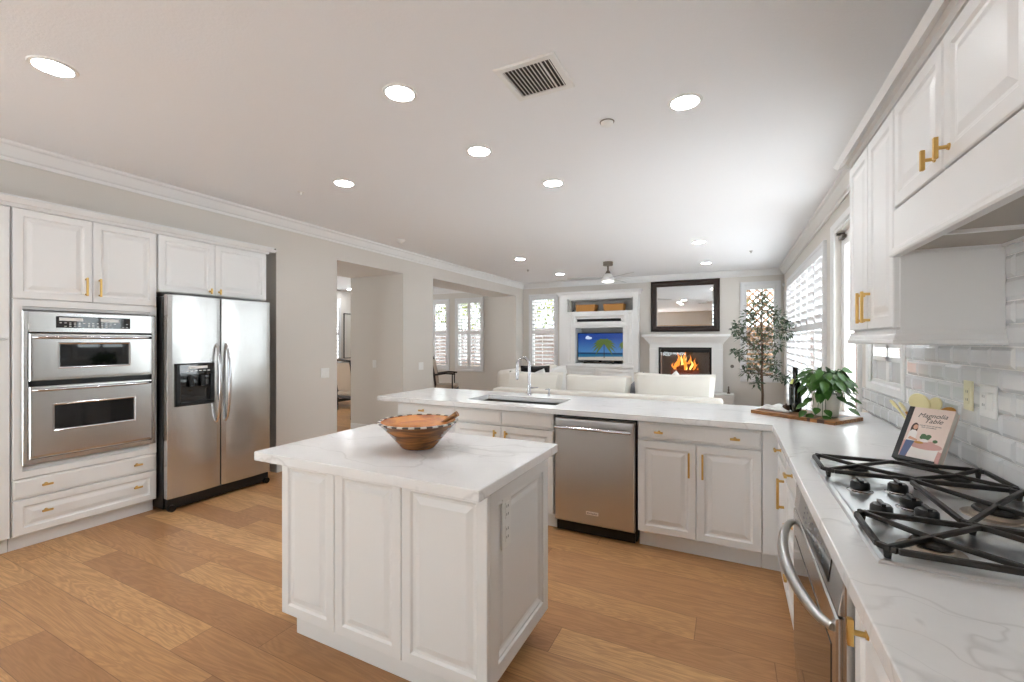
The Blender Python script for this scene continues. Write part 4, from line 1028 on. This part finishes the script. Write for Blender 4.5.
for dg in (198, 78, -42):
    a = math.radians(dg); R_ = Matrix.Rotation(a, 3, 'Z') @ Matrix.Rotation(math.radians(12), 3, 'X'); mb = MB()
    out = [(.08, -.035), (.16, -.05), (.34, -.075), (.52, -.07), (.64, -.05), (.68, -.02), (.68, .015), (.64, .035), (.5, .045), (.3, .05), (.16, .045), (.08, .035)]
    mb.prism([Vector((x, y, H - .275)) + R_ @ Vector((p_, q_, .0)) for p_, q_ in out], (0, 0, .008)); mb.build('blade', 'blade', t, bevel=.002)

# ------------------------------------------------------------------ wall plates and small fixtures
outlet(FX(LW), 3.755, 1.03, .118, .118, ('white double switch plate on the wall right of the refrigerator recess', 'light switch'), [(-.024, 0, 'rocker'), (.024, 0, 'rocker')])
outlet(FX(LW), 5.59, 1.02, .118, .118, ('white double switch plate on the pier between the two openings', 'light switch'), [(-.024, 0, 'rocker'), (.024, 0, 'rocker')])
outlet(FY(5.165), -4.93, 1.06, .072, .118, ('white switch plate inside the hall opening on the grey reveal', 'light switch'), [(0, 0, 'rocker')])
t = thing('motion_sensor', 'small white motion sensor high in the corner above the shutters', 'sensor', (.845, 9.30, 2.43))
MB().box(.845, .874, 9.27, 9.33, 2.40, 2.46).build('body', 'plastic', t, bevel=.01); MB().lathe((.838, 9.30, 2.44), [(.001, 0), (.016, .003), (.018, .010)], 16, axis='x').build('eye', 'plastic', t)
t = thing('gas_key_valve', 'tiny dark gas valve plate on the wall right of the fireplace', 'valve', (.03, BW, .93))
MB().lathe((.03, BW, .93), [(.001, -.010), (.012, -.008), (.03, -.004), (.032, 0)], 20, axis='y').build('plate', 'nickel', t)

# ------------------------------------------------------------------ media built-in on the back wall
YF = 9.23; F = FY(YF)
t = thing('media_cabinet', 'white built-in media cabinet with open top shelf and television niche', 'cabinet', (-2.56, 9.35, 0))
mb = MB()                                       # face frame with openings
def frame_face(mb, F, a0, a1, b0, b1, holes, c0, c1):
    A = sorted({a0, a1, *[h for q in holes for h in q[:2]]}); B = sorted({b0, b1, *[h for q in holes for h in q[2:]]})
    for i in range(len(A) - 1):
        for j in range(len(B) - 1):
            ca, cb = (A[i] + A[i + 1]) / 2, (B[j] + B[j + 1]) / 2
            if any(q[0] < ca < q[1] and q[2] < cb < q[3] for q in holes): continue
            mb.fbox(F, A[i], A[i + 1], B[j], B[j + 1], c0, c1)
frame_face(mb, F, -3.40, -1.69, 0, 2.40, [(-3.22, -1.80, 2.05, 2.335), (-3.035, -2.0, .93, 1.70), (-3.0, -2.04, 1.80, 1.89)], -.02, 0)
mb.build('face_frame', 'trim', t)
MB().box(-3.40, -3.22, YF + .02, 9.395, 0, 2.40).box(-1.80, -1.69, YF + .02, 9.395, 0, 2.40).box(-3.19, -1.83, YF + .02, 9.395, .0, .28).build('sides', 'trim', t)
mb = MB(); mb.box(-3.195, -1.825, 9.70, 9.72, .31, 2.32)
mb.build('back_panel', 'shelfback', t)
MB().box(-3.195, -1.825, YF + .02, 9.70, 2.02, 2.045).box(-3.195, -1.825, YF + .02, 9.70, 1.705, 1.73).box(-3.195, -1.825, YF + .02, 9.70, .90, .925).box(-3.195, -1.825, YF + .02, 9.70, 2.31, 2.328).build('shelves', 'trim', t)
MB().box(-3.05, -3.04, YF + .02, 9.70, .925, 1.705).box(-1.995, -1.985, YF + .02, 9.70, .925, 1.705).box(-3.198, -3.19, YF + .3, 9.70, .31, 2.31).box(-1.83, -1.822, YF + .3, 9.70, .31, 2.31).build('partitions', 'trim', t)
for a0, a1 in ((-3.215, -3.115), (-1.905, -1.805)):
    MB().rings(F, a0, a1, .95, 2.0, [(0, 0), (0, .008), (.004, .012), (.02, .012), (.026, .006), (.03, .006)]).build('pilaster', 'trim', t)
MB().rings(F, -3.11, -1.905, 1.735, 2.01, [(0, 0), (0, .014), (.006, .02), (.06, .02), (.07, .010), (.09, .0), (.095, 0)], hole=True).build('speaker_surround', 'trim', t)
MB().fbox(F, -3.25, -1.78, .855, .90, 0, .035).build('lower_ledge', 'trim', t, bevel=.006)
for a0, a1, kx in ((-3.21, -2.57, -2.61), (-2.56, -1.81, -2.52)):
    d = MB().rings(F, a0, a1, .14, .83, [(0, 0), (0, .016), (.004, .02), (.06, .02), (.066, .01), (.09, .011), (.11, .017)]).build('door', 'trim', t); MB().lathe((kx, YF - .044, .62), [(.001, 0), (.014, .003), (.014, .012), (.006, .024)], 14, axis='y').build('knob', 'nickel', d)
mb = MB(); rail(mb, [(-3.405, YF + .16), (-3.405, YF - .004), (-1.685, YF - .004), (-1.685, YF + .16)], [(0, 0), (.012, 0), (.016, .03), (.05, .06), (.058, .07), (.06, .09), (0, .09)], 2.395)
mb.build('cornice', 'trim', t)
MB().box(-3.405, -1.685, YF, 9.395, 2.40, 2.482).build('top', 'trim', t)
def basket(x0, x1, label):
    t_ = thing('wicker_basket', label, 'basket', ((x0 + x1) / 2, 9.42, 2.045), group='wicker baskets on the top shelf')
    mb = MB().rings(Fr((0, 0, 2.046), (1, 0, 0), (0, 1, 0), (0, 0, 1)), x0, x1, 9.30, 9.56, [(.012, 0), (.0, .150), (.006, .155), (.012, .150), (.02, .012)]); mb.build('body', 'wicker', t_)
    MB().rings(Fr((0, 0, 2.19), (1, 0, 0), (0, 1, 0), (0, 0, 1)), x0 - .006, x1 + .006, 9.294, 9.566, [(0, 0), (0, .014), (.016, .014), (.016, 0)], hole=True).build('rim', 'wicker', t_)
basket(-3.045, -2.62, 'tan woven basket, left one on the open top shelf of the built-in')
basket(-2.435, -2.01, 'tan woven basket, right one on the open top shelf of the built-in')
t = thing('small_speaker', 'tiny black device beside the left basket on the top shelf', 'speaker', (-3.13, 9.40, 2.045))
MB().lathe((-3.13, 9.40, 2.046), [(.03, 0), (.035, .01), (.035, .05), (.028, .06), (.001, .061)], 20).build('body', 'black', t); MB().lathe((-3.13, 9.40, 2.104), [(.02, .002), (.012, .005), (.001, .006)], 16).build('top_cap', 'blackgloss', t)
t = thing('soundbar', 'long black centre speaker in the slot above the television', 'speaker', (-2.52, 9.28, 1.80))
MB().box(-3.0, -2.04, 9.245, 9.34, 1.802, 1.888).build('body', 'blackgloss', t, bevel=.006); MB().box(-2.98, -2.06, 9.238, 9.245, 1.81, 1.88).build('grille', 'tvframe', t)
t = thing('television', 'flat television showing a palm tree on a blue beach', 'television', (-2.52, 9.36, .925))
TX0, TX1, TZ0, TZ1 = -3.022, -2.012, .985, 1.590
MB().box(TX0, TX1, 9.36, 9.40, TZ0, TZ1).build('case', 'tvframe', t, bevel=.004)
MB().box(-2.66, -2.38, 9.33, 9.50, .926, .94).box(-2.55, -2.49, 9.37, 9.40, .94, .99).build('stand', 'tvframe', t)
F = FY(9.36); S0, S1, R0, R1 = TX0 + .012, TX1 - .012, TZ0 + .014, TZ1 - .012
ROOTZ = wmat(t)
def scr(polys, name, m):
    mb = MB()
    for e, pl in polys: mb.prism([F.p(a, b, e) for a, b in pl], F.n * .0008)
    o = mb.build(name, m, sc_); return o
mb = MB().fbox(F, S0, S1, R0, R1, 0, .0010); sc_ = mb.build('screen', 'tv_sky', t, origin=None)
def rect(a0, a1, b0, b1): return [(a0, b0), (a1, b0), (a1, b1), (a0, b1)]
scr([(.0010, rect(S0, S1, R0, R0 + .165))], 'picture_sea', 'tv_deep'); scr([(.0016, rect(S0, S1, R0, R0 + .125))], 'picture_shallows', 'tv_sea'); scr([(.0022, [(S0, R0), (S1, R0), (S1, R0 + .085), (S0 + .45, R0 + .075), (S0, R0 + .06)])], 'picture_sand', 'tv_sand')
scr([(.0028, ell(S0 + .24, R1 - .10, .075, .028)), (.0029, ell(S0 + .22, R1 - .08, .04, .030))], 'picture_cloud', 'tv_cloud')
def palm(cx_, cz_, L, n=13):
    out = []
    for i in range(n):
        a = PI * (-.25 + 1.5 * i / (n - 1)); w_ = .05; pts_ = []; back_ = []
        for k_ in range(7):
            f = k_ / 6; X_a = cx_ + math.cos(a) * L * f; Z_a = cz_ + math.sin(a) * L * .8 * f - .5 * L * f * f
            ww = w_ * math.sin(PI * min(1, f + .12)) * (1 if k_ < 6 else .1); na, nz = -math.sin(a) * .8 + f, math.cos(a) * (1 if f < .01 else 1); nl = math.hypot(na, nz) or 1; pts_.append((X_a + na / nl * ww / 2, Z_a + nz / nl * ww / 2)); back_.append((X_a - na / nl * ww / 2, Z_a - nz / nl * ww / 2))
        out.append((.0034 + .00005 * i, pts_ + back_[::-1]))
    return out
px_ = (S0 + S1) / 2 + .085
scr([(.0032, [(px_ - .006, R0 + .05), (px_ + .012, R0 + .05), (px_ + .008, R0 + .36), (px_ - .004, R0 + .36)])], 'picture_trunk', 'tv_dark')
scr(palm(px_, R0 + .37, .30), 'picture_palm', 'tv_palm'); 
pp = palm(S1 + .03, R0 + .35, .14, 9); scr([(e, [(min(a, S1), b) for a, b in pl]) for e, pl in pp if min(a for a, b in pl) < S1 - .03], 'picture_palm', 'tv_palm')
t = thing('media_player', 'low black box in front of the television', 'media player', (-2.5, 9.30, .925))
MB().box(-2.86, -2.20, 9.27, 9.325, .926, .975).build('body', 'blackgloss', t, bevel=.004); MB().box(-2.86, -2.20, 9.268, 9.27, .95, .955).build('front_line', 'nickel', t)

# ------------------------------------------------------------------ fireplace and mirror
F = FY(9.20)
t = thing('fireplace', 'white mantel fireplace with a lit gas fire behind glass', 'fireplace', (-.80, 9.3, 0))
frame_face(mb := MB(), F, -1.46, -.13, .45, 1.36, [(-1.29, -.32, .58, 1.29)], -.195, 0)
mb.build('surround', 'trim', t, bevel=0)
MB().rings(F, -1.32, -.29, .46, 1.32, [(0, 0), (0, .010), (.012, .014), (.03, .010), (.03, 0)], hole=True).build('moulding', 'trim', t)
for a0, a1 in ((-1.46, -1.33), (-.28, -.13)): MB().fbox(F, a0, a1, .45, 1.23, 0, .022).fbox(F, a0 - .008, a1 + .008, 1.23, 1.26, 0, .032).build('pilaster', 'trim', t, bevel=.003)
mb = MB(); rail(mb, [(-1.465, 9.395), (-1.465, 9.195), (-.125, 9.195), (-.125, 9.395)], [(0, 0), (.012, 0), (.016, .03), (.045, .06), (.085, .11), (.10, .13), (.105, .14), (0, .14)], 1.355); mb.build('crown', 'trim', t)
MB().box(-1.595, -.0, 9.065, 9.395, 1.495, 1.545).build('mantel_shelf', 'trim', t, bevel=.006)
fb = MB().box(-1.29, -.32, 9.64, 9.66, .56, 1.31).box(-1.31, -1.29, 9.24, 9.66, .56, 1.31).box(-.32, -.30, 9.24, 9.66, .56, 1.31).box(-1.29, -.32, 9.24, 9.66, 1.29, 1.31).box(-1.29, -.32, 9.24, 9.66, .56, .60).build('firebox', 'firebox', t)
MB().rings(FY(9.235), -1.289, -.321, .585, 1.289, [(0, 0), (0, .012), (.035, .012), (.035, 0)], hole=True).build('metal_frame', 'black', t)
MB().box(-1.25, -.36, 9.238, 9.242, 1.19, 1.25).build('hood_strip', 'soot', t)
MB().fbox(FY(9.243), -1.25, -.36, .60, 1.19, 0, .003).build('glass', 'glass', t)
r_ = random.Random(5)
for (x0_, y0_, z0_, x1_, y1_, z1_, rr_) in ((-1.08, 9.42, .79, -.55, 9.46, .80, .045), (-1.02, 9.50, .82, -.58, 9.44, .90, .04), (-.98, 9.38, .86, -.66, 9.50, .94, .032), (-1.05, 9.36, .73, -.60, 9.36, .74, .035)):
    MB().tube([(x0_, y0_, z0_), ((x0_ + x1_) / 2, (y0_ + y1_) / 2, (z0_ + z1_) / 2 + .015), (x1_, y1_, z1_)], [rr_, rr_ * 1.1, rr_ * .9], 12).build('log', 'log', fb)
mb = MB()
for i in range(60): c_ = Vector((r_.uniform(-1.05, -.55), r_.uniform(9.33, 9.52), .63 + r_.uniform(0, .05))); mb.cushion(c_, .05, .05, .04, n=2, rot=Euler((r_.random() * 3, r_.random() * 3, 0)).to_matrix())
mb.build('ember_bed', 'ember', fb)
MB().box(-1.1, -.5, 9.35, 9.37, .60, .72).box(-1.1, -.5, 9.53, 9.55, .60, .72).build('grate', 'soot', fb)
def flame(x_, y_, z_, h_, w_, m_, lean=0):
    pts_, rs = [], []
    for i in range(10):
        f = i / 9; pts_.append((x_ + lean * f + .018 * math.sin(f * 7 + x_ * 30), y_, z_ + h_ * f)); rs.append(max(.0015, w_ * (math.sin(PI * min(1, f * .9 + .13)) ** 1.1) * (1 - f * .45)))
    return MB().tube(pts_, rs, 8, sx=.6).build('flame', m_, fb)
for x_, h_, w_, m_, l_ in ((-.98, .22, .030, 'flame', .02), (-.93, .36, .036, 'flame', -.02), (-.88, .30, .034, 'flamecore', .01), (-.82, .40, .038, 'flame', .02), (-.80, .26, .030, 'flamecore', 0), (-.75, .30, .034, 'flame', .03), (-.70, .20, .026, 'flamecore', .02), (-.65, .24, .024, 'flame', .04), (-1.03, .14, .02, 'flame', -.02), (-.60, .13, .018, 'flame', .02)):
    flame(x_, 9.42 + .05 * math.sin(x_ * 40), .84, h_, w_, m_, l_)
tag(MB().box(-1.70, .06, 8.82, 9.20, 0, .45).build('hearth', 'hearth', bevel=.01, origin=(-.8, 9, 0)), 'raised pale stone hearth ledge below the fireplace', 'hearth')
t = thing('hearth_ornament', 'small dark figurine on the right end of the hearth', 'ornament', (-.02, 9.0, .45))
MB().lathe((-.03, 9.0, .45), [(.001, 0), (.03, 0), (.03, .01), (.01, .03), (.016, .07), (.010, .10), (.014, .12), (.001, .14)], 16).build('body', 'nickel', t)
t = thing('wall_mirror', 'large rectangular mirror in a dark wooden frame above the mantel', 'mirror', (-.817, BW, 1.60))
F = FY(BW - .003)
MB().rings(F, -1.462, -.182, 1.600, 2.622, [(0, 0), (0, .030), (.008, .040), (.035, .046), (.05, .034), (.075, .030), (.09, .036), (.108, .022), (.112, .0)], hole=True).build('frame', 'darkwood', t)
MB().rings(F, -1.352, -.292, 1.710, 2.512, [(0, 0), (0, .012), (.022, .018), (.024, .018)]).build('glass', 'mirror', t)

# ------------------------------------------------------------------ sofas and pillows
RX = Matrix.Rotation(PI / 2, 3, 'X')
def block(x0, x1, y0, y1, z0, z1, r): return MB().box(x0, x1, y0, y1, z0, z1), r
t = thing('sofa', 'long cream three-cushion sofa with its back to the peninsula', 'sofa', (-1.39, 5.4, 0))
MB().box(-2.71, -.067, 4.92, 5.88, .10, .42).build('base', 'sofa', t, bevel=.02)
MB().box(-2.71, -.067, 4.90, 5.12, .36, .818).build('back', 'sofa', t, bevel=.03, seg=3)
MB().box(-2.71, -2.50, 4.93, 5.86, .36, .66).build('arm', 'sofa', t, bevel=.04, seg=3); MB().box(-.28, -.067, 4.93, 5.86, .36, .66).build('arm', 'sofa', t, bevel=.04, seg=3)
for x0, x1 in ((-2.49, -1.77), (-1.76, -1.03), (-1.02, -.29)): MB().box(x0, x1, 5.14, 5.88, .42, .56).build('seat_cushion', 'sofa', t, bevel=.03, seg=3)
for x0, x1, h, tl, zc in ((-2.665, -1.895, .50, .16, .77), (-1.865, -1.04, .50, .14, .755), (-1.02, -.14, .54, .12, .78)):
    mb = MB().cushion(((x0 + x1) / 2, 5.26, zc), x1 - x0, h, .26, n=16, e=.34, rot=Matrix.Rotation(PI / 2 - tl, 3, 'X')); mb.build('back_cushion', 'sofa', t)
for x_ in (-2.62, -.16):
    for y_ in (5.0, 5.8): MB().cyl((x_, y_, 0), (x_, y_, .10), .02, .028, 12).build('leg', 'chairwood', t)
t = thing('sofa', 'cream sofa at the left wall seen end-on past the faucet', 'sofa', (-2.8, 6.9, 0))
MB().box(-3.24, -2.31, 5.98, 8.0, .10, .42).build('base', 'sofa', t, bevel=.02)
MB().box(-3.24, -2.96, 5.98, 8.0, .36, .965).build('back', 'sofa', t, bevel=.07, seg=4)
MB().box(-2.95, -2.34, 5.98, 6.18, .36, .66).build('arm', 'sofa', t, bevel=.05, seg=3); MB().box(-2.95, -2.34, 7.80, 8.0, .36, .66).build('arm', 'sofa', t, bevel=.05, seg=3)
for y0_, y1_ in ((6.19, 6.98), (6.99, 7.79)): MB().box(-2.95, -2.33, y0_, y1_, .42, .56).build('seat_cushion', 'sofa', t, bevel=.03, seg=3)
for x_ in (-3.16, -2.39):
    for y_ in (6.06, 7.92): MB().cyl((x_, y_, 0), (x_, y_, .10), .02, .028, 12).build('leg', 'chairwood', t)
def pillow(c, w_, h_, th, rz, tilt, m_, label, spin=0):
    R_ = Matrix.Rotation(rz, 3, 'Z') @ Matrix.Rotation(PI / 2 - tilt, 3, 'X') @ Matrix.Rotation(spin, 3, 'Z')
    t_ = thing('throw_pillow', label, 'pillow', tuple(c))
    MB().cushion(c, w_, h_, th, n=12, e=.4, rot=R_).build('cover', m_, t_); 
pillow((-2.74, 6.36, .80), .46, .46, .16, .5, .15, 'blackfab', 'black throw pillow on the left sofa behind the faucet')
pillow((-2.66, 6.24, .765), .36, .36, .15, .4, .2, 'pillow', 'white throw pillow leaning in front of the black one', .35)
pillow((-2.30, 6.05, .74), .46, .46, .16, -.2, .3, 'pillow', 'off-white throw pillow right of the faucet behind the sofa cushion', .7) if 0 else None
pillow((-2.50, 6.62, .78), .48, .44, .16, .8, .15, 'pillow', 'large white throw pillow to the right of the black pillow', .2)
pillow((-.96, 5.60, .80), .34, .34, .16, .2, .25, 'greypat', 'grey patterned throw pillow at the gap between sofa cushions', .78)
pillow((-.60, 5.58, .82), .35, .35, .16, -.2, .25, 'pillow', 'white throw pillow with one corner raised before the fireplace', .78)

# ------------------------------------------------------------------ olive tree
TX, TY = .425, 7.6
t = thing('olive_tree', 'slender potted olive tree in front of the right corner shutter', 'tree', (TX, TY, 0))
MB().lathe((TX, TY, 0), [(.001, 0), (.14, 0), (.17, .04), (.19, .32), (.195, .34), (.175, .34), (.17, .30), (.001, .295)], 32).build('pot', 'pot', t)
MB().lathe((TX, TY, .29), [(.171, 0), (.1, .012), (.001, .02)], 20).build('soil', 'soil', t)
trunk = [(TX, TY, .30), (TX + .01, TY, .6), (TX - .005, TY, .95), (TX + .008, TY, 1.3), (TX - .01, TY, 1.65), (TX, TY, 2.0), (TX - .01, TY, 2.16)]
MB().tube(trunk, [.02, .018, .016, .014, .011, .007, .004], 10).build('trunk', 'bark', t)
def px2(px, py, dy=0): return Vector((TX + (px - 762) * .0131, TY + dy, EYE + (341 - py) / 66.6))
cl = [(762, 297, 6), (757, 307, 8), (768, 311, 8), (748, 315, 7), (776, 318, 6), (738, 325, 5), (755, 324, 9), (770, 329, 9), (785, 331, 8), (742, 336, 6), (789, 324, 3), (760, 340, 9), (750, 346, 8), (775, 344, 9), (765, 356, 8), (752, 361, 7), (740, 355, 4), (772, 364, 6), (747, 373, 6), (761, 372, 7), (777, 376, 4), (787, 379, 4), (734, 331, 3), (733, 352, 2), (757, 383, 4)]
mb = MB(); br = MB(); r_ = random.Random(9)
for px, py, rr in cl:
    dy = r_.uniform(-.28, .28); c_ = px2(px, py, dy); zt_ = max(.9, c_.z - .22 - abs(c_.x - TX) * .35); root = Vector((TX, TY, min(zt_, 2.05)))
    mid_ = root.lerp(c_, .55) + Vector((0, 0, .02)); br.tube([root, mid_, c_], [.006, .004, .002], 5)
    R_ = rr / 66.6
    for i in range(int(14 + rr * 9)):
        d = Vector((r_.gauss(0, 1), r_.gauss(0, 1), r_.gauss(0, .8))).normalized() * r_.random() ** .5
        p = c_ + d * R_; leaf(mb, p, d + Vector((r_.uniform(-.6, .6), r_.uniform(-.6, .6), r_.uniform(-.2, .5))), Vector((r_.uniform(-.5, .5), r_.uniform(-.5, .5), 1)), r_.uniform(.05, .085), r_.uniform(.020, .030), .2)
    for i in range(3):
        d = Vector((r_.gauss(0, 1), r_.gauss(0, 1), r_.gauss(0, 1))).normalized() * R_ * .9; br.tube([c_ - (c_ - mid_) * .2, c_ + d], [.0025, .0012], 4)
mb.build('foliage', 'olive', t); br.build('branches', 'bark', t)

# ------------------------------------------------------------------ far rooms: chairs, bench, picture
def chair(label, loc, rz, arms):
    t_ = thing('dining_chair', label, 'chair', (0, 0, 0)); w2_ = .24
    MB().box(-.23, .23, -.23, .23, .41, .49).build('seat', 'beige', t_, bevel=.025, seg=3)
    MB().box(-.235, .235, -.235, .235, .36, .41).build('seat_frame', 'chairwood', t_, bevel=.004)
    for sx in (-1, 1):
        MB().tube([(.21, sx * .21, 0), (.21, sx * .21, .36)], [.014, .022], 4).build('leg', 'chairwood', t_)
        MB().tube([(-.27, sx * .21, 0), (-.21, sx * .21, .40), (-.25, sx * .225, .75), (-.32, sx * .245, 1.06)], [.016, .024, .022, .02], 4).build('leg', 'chairwood', t_)
    MB().prism([(-.225, -.20, .50), (-.195, -.20, .50), (-.275, -.21, 1.02), (-.305, -.21, 1.02)], (0, .41, 0)).build('backrest', 'beige', t_, bevel=.01)
    MB().tube([(-.32, -.255, 1.05), (-.335, 0, 1.075), (-.32, .255, 1.05)], .022, 6).build('top_rail', 'chairwood', t_)
    if arms:
        for sx in (-1, 1):
            MB().tube([(-.24, sx * .225, .70), (0, sx * .26, .735), (.20, sx * .25, .72)], .018, 8).build('armrest', 'chairwood', t_); MB().tube([(.14, sx * .245, .41), (.14, sx * .25, .72)], .015, 6).build('arm_post', 'chairwood', t_)
    t_.location = loc; t_.rotation_euler = (0, 0, rz); return t_
chair('dark wood dining chair with beige back seen through the hall opening', (-6.30, 6.10, 0), 1.5, False)
chair('dark wood armchair with beige back in the dining nook beyond the pier', (-5.48, 7.90, 0), .5, True)
t = thing('upholstered_bench', 'beige upholstered bench in the far room past the hall chair', 'bench', (-7.75, 6.85, 0))
MB().box(-8.3, -7.2, 6.5, 7.2, .22, .50).build('seat', 'beige', t, bevel=.04, seg=3); MB().box(-8.3, -7.2, 6.95, 7.2, .45, .80).build('backrest', 'beige', t, bevel=.05, seg=3); MB().box(-8.28, -7.22, 6.52, 7.18, .16, .22).build('rail', 'chairwood', t)
for x_ in (-8.22, -7.28):
    for y_ in (6.56, 7.14): MB().cyl((x_, y_, 0), (x_, y_, .16), .018, .025, 8).build('leg', 'chairwood', t)
t = thing('framed_picture', 'pale artwork in a thin dark frame on the far room wall', 'picture', (FX0, 8.78, 1.2))
MB().rings(FX(FX0), 8.50, 9.1, .95, 2.15, [(0, 0), (0, .02), (.02, .02), (.02, .006)], hole=True).build('frame', 'chairwood', t)
MB().fbox(FX(FX0), 8.515, 9.085, .965, 2.135, 0, .008).build('artwork', 'picture', t)
